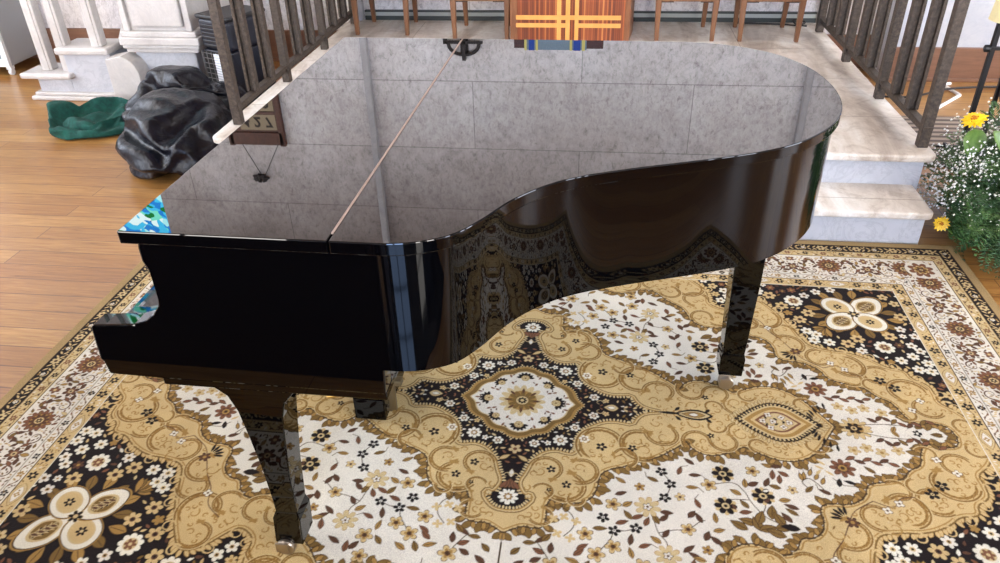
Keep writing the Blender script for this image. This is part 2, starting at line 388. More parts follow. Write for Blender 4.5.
for q in winR: window('x', XR, *q, M['panefar'])
for q in winF: window('y', YF, *q, M['paneblue'] if q[0] == -1.0 else M['pane'])
# stained glass window in back wall
k += 1; fr = MB()
for x in (-5.3, -4.61, -3.91): fr.box(x, x+.04, YB+.06, YB+.12, 3.14, 5.0)
for z in (3.14, 3.75, 4.36, 4.96): fr.box(-5.3, -3.87, YB+.065, YB+.115, z, z+.04)
f = struct(obj('window_%d' % k, fr, M['cabwhite'])); obj('window_pane', MB().box(-5.29, -3.88, YB+.08, YB+.09, 3.15, 4.99), M['stained'], f)
# pilaster strips, skirtings
ZD = .32
tn = 0
def trim(mb, m, **kw):
    global tn; tn += 1; return struct(obj('trim_%d' % tn, mb, m, **kw))
trim(MB().box(-1.838, -1.785, YB-.06, YB, ZD, ZC), M['strip'], bevel=.008)
trim(MB().box(1.515, 1.562, YB-.06, YB, ZD, ZC), M['strip'], bevel=.008)
sk = MB().box(-1.775, 1.505, YB-.03, YB, ZD, ZD+.03); struct(obj('baseboard_back', sk, M['skirt1'])); 
trim(MB().box(-1.775, 1.505, YB-.022, YB, ZD+.03, ZD+.058), M['skirt2']); trim(MB().box(-1.775, 1.505, YB-.028, YB, ZD+.058, ZD+.07), M['skirt1'])
trim(MB().box(XL, -1.95, YB-.03, YB, 0, .235).box(XL, -1.95, YB-.045, YB, 0, .03), M['brownwood'], bevel=.004)
struct(obj('wall_side', MB().box(1.95, XR, 5.55, YB, 0, ZC), M['whitewall']))
trim(MB().box(1.95, XR, 5.525, 5.56, 0, .225).box(1.95, XR, 5.505, 5.56, 0, .025), M['brownwood'], bevel=.004)
trim(MB().box(1.58, 1.96, YB-.03, YB, 0, .235), M['brownwood'], bevel=.004)

# ------------------------------------------------------------------ marble platform with steps
pl = thing('marble_platform', 'raised pale marble platform with two front steps behind the black piano', 'platform', (-.2, 4.5, 0))
def L(mb, o): mb.v = [(x-o[0], y-o[1], z-o[2]) for x, y, z in mb.v]; return mb
def rounded(x0, x1, y0, y1, r, n=5):
    P = []
    for cx, cy, a0 in ((x1-r, y0+r, -PI/2), (x1, y1, None), (x0, y1, None), (x0+r, y0+r, PI)):
        if a0 is None: P.append((cx, cy))
        else:
            for i in range(n+1): a = a0+i/n*PI/2; P.append((cx+r*math.cos(a), cy+r*math.sin(a)))
    return P
po = (-.2, 4.5, 0)
obj('deck', L(MB().prism_z(rounded(-1.90, 1.515, 3.385, YB-.001, .04), ZD-.035, ZD), po), M['deck'], pl, bevel=.01, seg=3)
obj('riser', L(MB().box(-1.87, 1.475, 3.42, YB-.002, 0, ZD-.034), po), M['marble_blue'], pl)
st = obj('step', L(MB().prism_z(rounded(-1.88, 1.455, 3.125, 3.43, .03), .13, .163), po), M['deck'], pl, bevel=.009, seg=3)
obj('riser', L(MB().box(-1.85, 1.43, 3.15, 3.425, 0, .131), po), M['marble_blue'], st)

# ------------------------------------------------------------------ railings
def railing(x, ys, label, flip):
    y0, y1 = ys[0], ys[-1]
    t = thing('iron_railing', label, 'railing', (x, y0, ZD))
    H = .92
    for y in ys:
        obj('post', MB().box(-.023, .023, y-y0-.022, y-y0+.022, 0, H), M['iron'], t, bevel=.004)
    obj('bottom_rail', MB().box(-.020, .020, -.03, y1-y0+.03, .085, .100).box(-.008, .008, 0, y1-y0, .06, .09), M['iron'], t, bevel=.002)
    obj('handrail', MB().box(-.035, .035, -.05, y1-y0+.03, H, H+.03), M['iron'], t, bevel=.01)
    first = None
    for a, b in zip(ys[:-1], ys[1:]):
        for q in (1, 2):
            y = a+(b-a)*q/3-y0
            if first is None:
                mb = MB()
                mb.box(-.022, .022, -.005, .005, .10, H).box(-.028, -.012, -.02, .02, .10, H).box(.012, .028, -.02, .02, .10, H)
                first = obj('baluster', mb, M['iron'], t, bevel=.002, seg=1); first.location.y = y
            else:
                c = first.copy(); C.objects.link(c); c.parent = t; c.location.y = y
railing(-1.83, [3.585, 4.29, 4.99, 5.69], 'brown bronze iron railing along the left edge of the marble platform', 1)
railing(1.475, [3.50, 4.17, 4.85, 5.55], 'brown bronze iron railing along the right edge of the marble platform', 1)

# ------------------------------------------------------------------ lectern
lx0, lx1, ly0, ly1 = -.585, .185, 5.215, 5.55
t = thing('wooden_lectern', 'slatted wooden lectern with pale cross inlay at back of the platform', 'lectern', (-.2, 5.3, ZD))
lo = (-.2, 5.3, ZD); LT = 1.20
obj('front_panel', L(MB().box(lx0+.03, lx1-.035, ly0, ly0+.03, ZD+.002, ZD+LT), lo), M['slats'], t)
obj('side_panel', L(MB().box(lx0-.02, lx0+.03, ly0+.004, ly1, ZD, ZD+LT), lo), M['frame_wood'], t, bevel=.004)
obj('side_panel', L(MB().prism_z([(lx1-.035, ly0+.004), (lx1+.0, ly0+.004), (lx1+.035, ly1), (lx1-.02, ly1)], ZD, ZD+LT), lo), M['frame_wood'], t, bevel=.003)
obj('back_panel', L(MB().box(lx0+.03, lx1-.03, ly1-.03, ly1-.005, ZD, ZD+LT), lo), M['frame_wood'], t)
ci = MB(); yv = ly0-.006
X = lambda px: -.58+(px-514.5)*(.76/113.5)
for a, b in ((557.3, 561.5), (565.9, 570.2), (574.9, 578.6)): ci.box(X(a), X(b), yv, ly0+.002, ZD+.004, ZD+LT-.05)
for z in (.445, .50):
    pass
zrow = [(.098+ZD, .125+ZD), (.148+ZD, .176+ZD)]
for zi, (z0, z1) in enumerate(zrow):
    segs = [(516.8, 557.3), (561.5, 565.9), (578.6, 620)] if zi == 0 else [(516.8, 557.3), (561.5, 565.9), (570.2, 620)]
    for a, b in segs: ci.box(X(a), X(b), yv+.001, ly0+.002, z0, z1)
obj('cross_inlay', L(ci, lo), M['inlay'], t)
obj('desk_top', L(MB().prism_x([(5.12, 1.60), (5.12, 1.695), (5.45, 1.76), (5.45, 1.72), (5.25, ZD+LT-.02), (5.2, ZD+LT-.001)], -.57, .02), lo), M['darkwood'], t, bevel=.004)
cl = MB().prism_x([(5.112, 1.56), (5.112, 1.703), (5.44, 1.768), (5.44, 1.762), (5.1185, 1.697), (5.1185, 1.56)], -.50, -.09)
cloth = obj('altar_cloth', cl, M['clothteal'], None, tag=('grey blue cloth with gold braid lying over the lectern desk', 'cloth'))
for a, b, mm in ((-.5, -.485, 'clothgold'), (-.47, -.435, 'clothblue'), (-.425, -.41, 'clothgold'), (-.2, -.185, 'clothgold'), (-.175, -.13, 'clothblue'), (-.12, -.1, 'clothgold')):
    obj('blue_patch' if 'blue' in mm else 'gold_braid', MB().prism_x([(5.109, 1.558), (5.109, 1.706), (5.3, 1.744), (5.3, 1.740), (5.113, 1.703), (5.113, 1.558)], a, b), M[mm], cloth)

# ------------------------------------------------------------------ chairs on the platform
def make_chair(w=.41, d=.38):
    t = thing('wooden_chair', 'x', 'chair')
    hw = w/2
    def leg(x, y, top, x2, y2):
        a, b = .021, .013
        return MB().loft([[(x2-b, y2-b, 0), (x2+b, y2-b, 0), (x2+b, y2+b, 0), (x2-b, y2+b, 0)], [(x-a, y-a, top), (x+a, y-a, top), (x+a, y+a, top), (x-a, y+a, top)]])
    for s in (-1, 1):
        obj('leg', leg(s*(hw-.02), .02, .34, s*(hw-.025), .005), M['chairwood'], t, bevel=.003, seg=1)
        obj('leg', leg(s*(hw-.04), d-.02, .34, s*(hw-.045), d), M['chairwood'], t, bevel=.003, seg=1)
        obj('corner_brace', MB().prism_z([(s*(hw-.04), .03), (s*(hw-.12), .03), (s*(hw-.04), .11)], .24, .27), M['darkiron'], t)
    obj('seat_frame', MB().box(-hw+.02, hw-.02, .005, .03, .25, .32).box(-hw+.03, hw-.03, d-.03, d-.01, .25, .32).box(-hw+.01, -hw+.03, .02, d-.02, .25, .32).box(hw-.03, hw-.01, .02, d-.02, .25, .32), M['chairwood'], t, bevel=.002, seg=1)
    obj('seat', MB().box(-hw, hw, -.02, d, .335, .375), M['chairwood'], t, bevel=.01)
    obj('backrest', MB().box(-hw+.02, -hw+.05, d-.03, d, .375, .86).box(hw-.05, hw-.02, d-.03, d, .375, .86).box(-hw+.05, hw-.05, d-.025, d-.005, .62, .84), M['chairwood'], t, bevel=.005)
    return t
ch0 = make_chair()
spec = [(-1.53, 5.36, 'wooden chair at the left end of the platform beside the iron railing', .0),
        (-.815, 5.27, 'wooden chair standing directly left of the slatted lectern', .0),
        (.55, 5.28, 'wooden chair standing directly right of the slatted lectern', .0),
        (1.09, 5.28, 'wooden chair farthest right on the platform beside the right railing', 0)]
for i, (x, y, lab, rz) in enumerate(spec):
    c = ch0 if i == 0 else copy_tree(ch0)
    c.location = (x, y, ZD); c.rotation_euler = (0, 0, rz); c['label'] = lab; c['group'] = 'wooden chairs in a row on the platform'

# ------------------------------------------------------------------ wall bracket + hymn board
t = thing('candle_bracket', 'black wrought iron bracket with curved arms fixed to the stone wall', 'bracket', (-1.03, YB, 1.83))
obj('arm', MB().box(-.145, .145, -.05, -.02, 0, .018).box(-.155, -.125, -.05, -.02, -.03, .02), M['darkiron'], t)
for s in (-1, 1):
    P = [(s*.12, -.035, 0), (s*.11, -.035, .05), (s*.075, -.035, .085), (s*.03, -.035, .10), (0, -.035, .10)]
    obj('scroll', MB().tube(catmull(P, 5), .014, 8), M['darkiron'], t, smooth=True)
obj('stem', MB().box(-.014, .014, -.05, -.012, -.02, .145).box(-.03, .03, -.014, .004, -.06, .12), M['darkiron'], t)
# hymn board
hb = thing('hymn_board', 'dark wooden hymn number board hanging on the stone wall', 'board', (-2.83, YB, 1.92))
W_, H_ = .235, .79
obj('back_board', MB().box(-W_, W_, -.03, -.008, 0, H_), M['boardwood'], hb, bevel=.003)
obj('frame', MB().box(-W_-.012, -W_+.035, -.045, -.006, -.02, H_+.01).box(W_-.035, W_+.012, -.045, -.006, -.02, H_+.01).box(-W_, W_, -.045, -.006, H_-.11, H_).box(-W_, W_, -.04, -.006, 0, .05), M['boardwood'], hb, bevel=.004)
def digits(txt, x0, z, parent):
    for i, ch in enumerate(txt):
        if ch == ' ': continue
        cu = bpy.data.curves.new('digit', 'FONT'); cu.body = ch; cu.size = .12; cu.extrude = .001; cu.offset = .003; cu.align_x = 'CENTER'
        o = bpy.data.objects.new('digit', cu); C.objects.link(o)
        dg = bpy.context.evaluated_depsgraph_get(); me = bpy.data.meshes.new_from_object(o.evaluated_get(dg))
        bpy.data.objects.remove(o); me.materials.clear(); me.materials.append(M['ink'])
        q = bpy.data.objects.new('digit', me); C.objects.link(q); q.parent = parent; q.rotation_euler = (PI/2, 0, 0); q.location = (x0+i*.098, -.0355, z)
for r, txt in enumerate(('427', '412', '  5')):
    z = H_-.245-r*.165
    c = obj('number_card', MB().box(-.125, .192, -.034, -.028, z-.02, z+.115), M['card'], hb)
    digits(txt, -.066, z+.006, c)
    if r < 2: obj('slat', MB().box(-W_, W_, -.042, -.02, z-.045, z-.02), M['boardwood'], hb)
obj('cord', MB().tube([(-.15, -.02, H_), (-.03, -.02, 1.08)], .003, 5).tube([(.17, -.02, H_), (-.0, -.02, 1.08)], .003, 5), M['cable'], hb)
hk = MB()
for a in range(7):
    an = 2*PI*a/7; hk.tube([(0, -.03, 0), (.05*math.cos(an), -.035, .03*math.sin(an)), (.075*math.cos(an), -.02, .035*math.sin(an))], [.016, .02, .008], 6)
hk.lathe([(.0, -.055), (.02, -.05), (.026, -.03), (.026, 0)], axis='y', n=12)
o = obj('wall_hook', hk, M['darkiron'], None, smooth=True, tag=('small dark ornamental iron hook on the wall above the hymn board', 'hook')); o.location = (-2.87, YB, 3.02)

# ------------------------------------------------------------------ marble pulpit and its stair (left background)
pu = thing('marble_pulpit', 'white marble pulpit with moulded panels behind the black crumpled cover', 'pulpit', (-2.9, 4.8, 0))
po = (-2.9, 4.8, 0)
def octo(x0, x1, y0, y1, c): return [(x0+c, y0), (x1-c*.3, y0), (x1, y0+c*.4), (x1, y1), (x0, y1), (x0, y0+c*1.4)]
B0 = (-3.30, -2.575, 4.80, 5.55)
def oc(d, c=.14): return [(-3.13-d*.5, 4.80-d), (-2.63+d, 4.80-d), (-2.63+d, 5.5), (-3.32-d, 5.5), (-3.32-d, 5.18-d*.5)]
obj('base', L(MB().prism_z(oc(-.05), 0, .345), po), M['marble_blue'], pu, bevel=.01)
obj('base_moulding', L(MB().prism_z(oc(.0), .335, .365).prism_z(oc(.02), .365, .39).prism_z(oc(.035), .39, .44).prism_z(oc(.015), .44, .475), po), M['marble'], pu, bevel=.007)
obj('body', L(MB().prism_z(oc(-.03), .47, 1.45), po), M['marble'], pu, bevel=.006)
obj('front_panel', L(MB().box(-3.05, -2.70, 4.80, 4.835, .50, 1.38), po), M['marble'], pu, bevel=.012)
obj('panel_frame', L(MB().box(-3.115, -3.075, 4.80, 4.835, .475, 1.42).box(-2.68, -2.64, 4.80, 4.835, .475, 1.42).box(-3.115, -2.64, 4.801, 4.834, 1.40, 1.44), po), M['marble'], pu, bevel=.006)
obj('cornice', L(MB().prism_z(oc(.04), 1.45, 1.52), po), M['marble'], pu, bevel=.015)
stt = thing('pulpit_stair', 'low white marble stair with square balusters beside the pulpit', 'stair', (-3.6, 4.95, 0))
so = (-3.6, 4.95, 0)
obj('plinth', L(MB().box(-3.93, -3.27, 4.775, 5.05, 0, .03).box(-3.905, -3.275, 4.79, 5.05, .03, .055), so), M['marble'], stt, bevel=.008)
obj('block', L(MB().box(-3.87, -3.62, 4.82, 5.05, .05, .15).box(-3.62, -3.28, 4.82, 5.05, .05, .32), so), M['marble_blue'], stt, bevel=.004)
obj('step', L(MB().box(-3.96, -3.58, 4.765, 5.05, .15, .19), so), M['marble'], stt, bevel=.015, seg=3)
obj('step', L(MB().box(-3.645, -3.26, 4.765, 5.05, .32, .365), so), M['marble'], stt, bevel=.015, seg=3)
for (x, y, z0) in ((-3.80, 4.89, .19), (-3.63, 4.87, .19), (-3.36, 4.86, .365)):
    mb = MB().box(-.038, .038, -.035, .035, z0, z0+1.1).box(-.046, -.03, -.02, .02, z0, z0+1.1).box(-.02, .02, -.042, -.03, z0, z0+1.1)
    mb.v = [(a+x-so[0], b+y-so[1], c) for a, b, c in mb.v]; obj('baluster', mb, M['marble'], stt, bevel=.004)
obj('handrail', L(MB().prism_y([(-3.9, 1.28), (-3.3, 1.46), (-3.3, 1.54), (-3.9, 1.36)], 4.8, 4.95), so), M['marble'], stt, bevel=.01)
# curved base bracket right of stair
cb_ = MB()
P = [(-3.26, 0), (-3.26, .31), (-3.14, .33)]+[(-3.14+.10*math.sin(a), .19+.13*math.cos(a)) for a in [i*PI/10 for i in range(1, 7)]]+[(-3.02, .08), (-2.92, .0)]
cb_.prism_y(P, 4.72, 4.86)
obj('scroll_bracket', L(cb_, po), M['marble'], pu, bevel=.006)

# ------------------------------------------------------------------ cabinet on casters, far left
cb = thing('steel_cabinet', 'pale grey steel cabinet with glass door on small casters, far left', 'cabinet', (-4.45, 5.3, 0), rz=.03)
obj('body', MB().box(-.62, 0, .03, .50, .07, 1.7), M['cabinet'], cb, bevel=.01)
dr = obj('door', MB().box(-.62, -.575, 0, .03, .07, 1.7).box(-.045, 0, 0, .03, .07, 1.7).box(-.575, -.045, 0, .03, .07, .13).box(-.575, -.045, 0, .03, 1.64, 1.7), M['cabwhite'], cb, bevel=.004)
obj('glass', MB().box(-.575, -.045, .008, .02, .13, 1.64), M['glassdoor'], dr)
for x, y in ((-.03, .04), (-.58, .04), (-.03, .45), (-.58, .45)):
    obj('caster', MB().box(x-.02, x+.02, y-.02, y+.02, .045, .07).lathe([(.0, -.012), (.024, -.012), (.024, .012), (0, .012)], axis='x', n=14, off=(x, y, .024)), M['cabwhite'], cb)

# ------------------------------------------------------------------ equipment case beside platform
ec = thing('equipment_case', 'navy and black equipment case with wire grille beside left railing', 'case', (-2.335, 4.67, 0), rz=math.radians(65))
S = .33; S2 = .28
obj('body', MB().box(0.004, S-.004, 0.004, S2-.004, 0, .37), M['case'], ec, bevel=.008)
obj('upper_case', MB().box(0, S, 0, S2, .37, .57), M['case'], ec, bevel=.03, seg=4)
rb = MB()
for i in range(6): rb.box(-.004, .006, .035, S2-.03, .395+i*.025, .408+i*.025)
obj('ribbed_side', rb, M['caseblack'], ec, bevel=.003)
obj('lid', MB().box(-.006, S+.006, -.006, S2+.006, .565, .592), M['caseblack'], ec, bevel=.011, seg=3)
gr = MB()
for i in range(11): z = .02+i*.033; gr.tube([(-.012, .0, z), (-.012, S2, z)], .0026, 5)
for i in range(7): y = .005+i*(S2-.01)/6; gr.tube([(-.014, y, .01), (-.014, y, .36)], .0026, 5)
obj('wire_grille', gr, M['wire'], ec)
obj('paper_sheet', MB().box(-.019, -.0165, .05, .16, .12, .355), M['paper'], ec)
obj('backing', MB().box(-.004, .004, .005, S2-.005, .01, .36), M['caseblack'], ec)

# ------------------------------------------------------------------ crumpled black cover and green cloth
draped('vinyl_cover', join_shift([(SIM_V, (.05, -.07), (.90, .88, .70)), (SIM_W, (.085, -.12), (.88, .95, .90))]), M['vinyl'], ('crumpled navy black vinyl cover heaped on the wooden floor', 'cover'))
draped('fleece_cloth', join_shift([(SIM_G, (.045, -.0), (.52, .95, 1.2))]), M['green'], ('dark green fleece cloth crumpled on the wooden floor', 'cloth'))

# ------------------------------------------------------------------ right background: candle stand, mat, cables
cs_ = thing('candle_stand', 'tall thin black iron stand with cream shade behind the flowers', 'stand', (1.93, 4.10, 0))
obj('pole', MB().box(-.012, .012, -.012, .012, .02, .76), M['blackmetal'], cs_, bevel=.003)
obj('pole', MB().box(.135, .155, .10, .120, .02, .76), M['blackmetal'], cs_, bevel=.003)
obj('foot_bar', MB().box(-.05, .36, -.008, .010, .02, .036).box(-.008, .008, -.02, .2, .02, .034).box(.14, .152, -.02, .2, .02, .033).box(-.05, .36, .17, .185, 0, .022).box(-.05, .36, -.01, .01, 0, .022), M['blackmetal'], cs_, bevel=.002)
obj('cross_bar', MB().box(-.03, .26, -.02, -.004, .60, .616).lathe([(0, 0), (.018, .01), (.018, .03), (0, .04)], axis='x', n=10, off=(-.05, -.012, .608)), M['blackmetal'], cs_)
obj('shade', MB().lathe([(.12, .74), (.10, .96), (.095, .96), (.115, .74)], .07, 0, 20).box(-.02, .17, -.006, .006, .742, .754).box(.13, .15, -.006, .11, .742, .754), M['shade'], cs_)
obj('wheel', MB().tube([(.26+.14*math.cos(a*PI/12), .02, .40+.14*math.sin(a*PI/12)) for a in range(25)], .012, 6).tube([(.26+.075*math.cos(a*PI/12), .02, .40+.075*math.sin(a*PI/12)) for a in range(25)], .02, 6), M['blackmetal'], cs_, smooth=True)
dk = obj('disc', MB().lathe([(0, -.004), (.07, -.004), (.07, .006), (0, .006)], axis='y', n=20, off=(.26, .02, .40)), M['brass'], cs_)
obj('rim', MB().lathe([(.09, -.008), (.125, -.008), (.125, .008), (.09, .008), (.09, -.008)], axis='y', n=24, off=(.26, .02, .40)), M['clothblue'], dk)
o = obj('floor_mat', MB().box(1.56, 2.75, 4.02, 4.78, 0.001, .012), M['mat'], None, bevel=.003, tag=('grey brown striped mat on the floor behind the candle stand', 'mat'))
o = obj('white_cable', MB().tube([(2.37, 5.45, .008), (2.31, 5.42, .008), (2.34, 5.2, .008), (2.27, 5.12, .008), (2.14, 4.97, .008), (2.04, 4.86, .008)], .011, 6), M['white'], None, tag=('folded white cable lying on the floor behind right railing', 'cable'))
o = obj('black_cable', MB().tube(catmull([(1.7, 5.2, .007), (2.0, 5.15, .007), (2.31, 5.27, .030), (2.8, 5.4, .007), (3.4, 5.35, .007)], 6), .007, 6), M['cable'], None, smooth=True, tag=('thin black cable running across the floor behind right railing', 'cable'))
o = obj('black_cable', MB().tube(catmull([(.95, 5.76, ZD+.006), (1.25, 5.73, ZD+.006), (1.36, 5.70, ZD+.006), (1.42, 5.74, ZD+.02), (1.34, 5.76, ZD+.03), (1.36, 5.72, ZD+.006), (1.42, 5.68, ZD+.006)], 6), .006, 6), M['cable'], None, smooth=True, tag=('coiled black cable on the platform corner by the right railing', 'cable'))

trim(MB().box(-.75, .95, -4.4, .42, .0005, .006), M['reflection_strip'], bevel=.002)  # added unseen floor strip, dark and glossy, shapes reflections in the piano side
# ------------------------------------------------------------------ flower arrangement (right)
fa = thing('flower_arrangement', 'big arrangement of ferns, tiny white blossom and yellow flowers at right', 'flowers', (1.95, 3.36, 0))
rnd = random.Random(3)
fern, leafs, bb, stm = MB(), MB(), MB(), MB()
def capz(x, y): return .27+1.0*(x+.42)-.25*y
def frond(p, d, L_, w, mb, n=13):
    p = Vector(p); d = Vector(d).normalized(); side = d.cross(Vector((0, 0, 1))).normalized() if abs(d.z) < .95 else Vector((1, 0, 0))
    pts = []
    for i in range(n+1):
        t_ = i/n; q = p+d*L_*t_+Vector((0, 0, -.35*L_*t_*t_)); pts.append(q)
    for i in range(1, n):
        tg = (pts[i+1]-pts[i-1]).normalized(); up = side.cross(tg).normalized()
        ln = w*math.sin(PI*(.12+.85*i/n))
        for s in (-1, 1):
            e = pts[i]+(side*s*.9+tg*.55+up*rnd.uniform(-.2, .2)).normalized()*ln; wd = tg*.0055
            o = len(mb.v); mb.v += [tuple(pts[i]-wd*.5), tuple((pts[i]+e)/2-wd+up*.003), tuple(e), tuple((pts[i]+e)/2+wd+up*.003)]; mb.f.append((o, o+1, o+2, o+3))
cx, cy = 0, 0
for i in range(1150):
    a = rnd.uniform(0, 2*PI); el = rnd.uniform(-.25, 1.3); r = rnd.uniform(.02, .36)
    z = rnd.uniform(.12, .42); p = (r*math.cos(a), r*math.sin(a), z)
    if i > 700: a = rnd.uniform(PI*1.1, PI*1.8); r = rnd.uniform(.2, .42); p = (r*math.cos(a), r*math.sin(a), rnd.uniform(.06, .2)); el = rnd.uniform(-.1, .5)
    d = (math.cos(a+rnd.uniform(-.5, .5))*math.cos(el), math.sin(a+rnd.uniform(-.5, .5))*math.cos(el), math.sin(el))
    Lf = rnd.uniform(.16, .30)
    if p[2]-.35*Lf+min(0, d[2])*Lf < .01: p = (p[0], p[1], .2+.1*rnd.random())
    tip = [p[q]+d[q]*Lf*.7 for q in range(3)]
    if max(tip[2], p[2]) > capz(tip[0], tip[1]) or p[2] > capz(p[0], p[1]): continue
    frond(p, d, Lf, rnd.uniform(.03, .055), fern)
for q in range(len(fern.v)):
    x, y, z = fern.v[q]; fern.v[q] = (max(x, -.415+.02*rnd.random()), y, max(z, .006+.01*rnd.random()))
obj('fern_foliage', fern, M['fern'], fa)['kind'] = 'stuff'
def ico(mb, c, r):
    x, y, z = c; mb.add([(x+r, y, z), (x-r, y, z), (x, y+r, z), (x, y-r, z), (x, y, z+r), (x, y, z-r)], [(0,2,4),(2,1,4),(1,3,4),(3,0,4),(2,0,5),(1,2,5),(3,1,5),(0,3,5)])
cl_ = []
for i in range(84):
    a = rnd.uniform(PI*.55, PI*1.8); r = rnd.uniform(.10, .42); cl_.append((r*math.cos(a), r*math.sin(a), rnd.uniform(.22, .62)-r*.3))
cl_ = [q for q in cl_ if not (q[2] > .42 and q[0] < -.12)]
cl_ += [(-.40, -.05, .30), (-.43, -.12, .22), (-.36, -.2, .26), (-.40, .05, .12), (-.33, -.3, .16), (-.3, -.12, .36), (-.22, -.3, .38), (-.42, .10, .20), (-.45, -.02, .16), (-.36, .2, .24), (-.46, .12, .1), (-.40, -.1, .14), (-.30, .12, .27), (-.18, .05, .5), (-.1, -.1, .55), (-.2, -.15, .45), (-.35, -.25, .2), (-.25, -.3, .3), (-.05, -.2, .6), (0, .1, .68), (-.12, .2, .62)]
for c in cl_:
    base = Vector((c[0]*.5, c[1]*.5, max(.05, c[2]-.25)))
    for j in range(30):
        q = Vector(c)+Vector((rnd.gauss(0, .045), rnd.gauss(0, .045), rnd.gauss(0, .035)))
        if q.z > capz(q.x, q.y)+.06: continue
        q.z = max(q.z, .02); q.x = max(q.x, -.43+.02*rnd.random()); ico(bb, q, rnd.uniform(.0038, .0065))
        if j % 4 == 0: stm.tube([base, (base+q)/2+Vector((0, 0, .01)), q], .0011, 3, False)
obj('white_blossom', bb, M['babys'], fa)['kind'] = 'stuff'
obj('fine_stems', stm, M['stem'], fa)['kind'] = 'stuff'
def broadleaf(c, d, Ln, W, name='leaf'):
    d = Vector(d).normalized(); s = d.cross(Vector((0, 0, 1))).normalized(); u = s.cross(d); mb = MB(); n = 8; rows = []
    for i in range(n+1):
        t_ = i/n; w = W*math.sin(PI*(.06+.94*t_)**.8)*(1 if i < n else 0); q = Vector(c)+d*Ln*t_-Vector((0, 0, .25*Ln*t_*t_))
        rows.append([q-s*w+u*w*.3, q, q+s*w+u*w*.3])
    for r in rows: mb.v += [tuple(q) for q in r]
    for i in range(n):
        for j in range(2): mb.f.append((i*3+j, i*3+j+1, i*3+j+4, i*3+j+3))
    return obj(name, mb, M['broad'], fa, smooth=True, solid=.0015)
def yflower(c, d, r, n=14):
    d = Vector(d).normalized(); s = d.cross(Vector((0, 0, 1)));
    s = s.normalized() if s.length > .01 else Vector((1, 0, 0)); u = s.cross(d); mb = MB()
    for ring in range(2):
        for i in range(n):
            a = 2*PI*(i+.5*ring)/n; e = s*math.cos(a)+u*math.sin(a); f = -s*math.sin(a)+u*math.cos(a); o = len(mb.v); rr = r*(1-.25*ring)*rnd.uniform(.88, 1.08)
            pts = [(0, 0), (.35, .12), (.7, .15), (1, .03), (1, -.03), (.7, -.15), (.35, -.12)]
            mb.v += [tuple(Vector(c)+e*rr*a_+f*rr*b_*1.2+d*(rr*(.1+.25*ring+.35*a_*(1-a_)))) for a_, b_ in pts]; mb.f.append(tuple(o+j for j in range(7)))
    f_ = obj('yellow_flower', mb, M['yellow'], fa, solid=.001); 
    ce = MB()
    for j in range(40):
        q = Vector(c)+(s*rnd.gauss(0, .2)+u*rnd.gauss(0, .2))*r*.7+d*r*.38; ico(ce, q, r*.07)
    obj('flower_centre', ce, M['yellowc'], f_)
# positions (local to arrangement origin)
yflower((-.30, .10, .46), (-.45, -.3, .9), .052); yflower((-.445, -.20, .10), (-.3, -.8, .5), .034); yflower((.12, -.2, .5), (0, -.6, .7), .05)
broadleaf((-.29, .07, .43), (-.2, -.5, -.7), .12, .045); broadleaf((-.42, -.20, .08), (.5, -.5, -.1), .10, .03); broadleaf((-.2, -.25, .2), (-.1, -.7, -.3), .14, .04)
broadleaf((-.28, -.05, .47), (.3, -.5, -.5), .12, .035); broadleaf((-.12, -.28, .36), (.2, -.8, -.2), .13, .04)
obj('container', MB().lathe([(0, .0), (.16, .0), (.2, .12), (.21, .2), (.19, .2), (.17, .05), (0, .05)], 0, 0, 24), M['darkiron'], fa, smooth=True)

# ------------------------------------------------------------------ grand piano
PX, PY, TH = -.925, 1.2201, -.0122
pn = thing('grand_piano', 'glossy black baby grand piano with its lid closed, on the patterned rug', 'piano', (PX, PY, 0), TH)
near = [(0, 0), (.43, 0), (.50, 0), (.552, .002), (.606, .016), (.661, .049), (.706, .112), (.755, .203), (.815, .277), (.893, .336), (1.016, .392), (1.185, .457), (1.309, .513), (1.385, .564), (1.437, .615), (1.49, .685), (1.527, .757), (1.551, .831), (1.564, .915), (1.566, 1.011), (1.552, 1.127), (1.522, 1.224), (1.475, 1.308), (1.42, 1.365), (1.34, 1.418), (1.24, 1.449), (1.1, 1.458), (.43, 1.46), (0, 1.46)]
S_ = .43
mid = catmull(near[1:-1], 14)
LZ0, LZ1 = .972, 1.0
rear = [(S_+.0015, 0)]+[q for q in mid if q[0] > S_+.004]+[(S_+.0015, 1.46)]
flap = [(0, 0), (S_-.0015, 0), (S_-.0015, 1.46), (0, 1.46)]
lid = obj('lid', MB().prism_z(rear, LZ0, LZ1), M['lid'], pn, bevel=.0025, seg=2)
fl_ = obj('front_flap', MB().prism_z(flap, LZ0, LZ1), M['lid'], pn, bevel=.0025, seg=2)
for o_ in (lid, fl_):
    o_.data.materials.append(M['black'])
    for p_ in o_.data.polygons:
        if abs(p_.normal.z) < .5: p_.material_index = 1
    for m_ in o_.modifiers:
        if m_.type == 'BEVEL': m_.material = 1
obj('hinge', MB().tube([(S_, .03, LZ1+.0008), (S_, 1.44, LZ1+.0004)], .0024, 8), M['hinge'], lid)
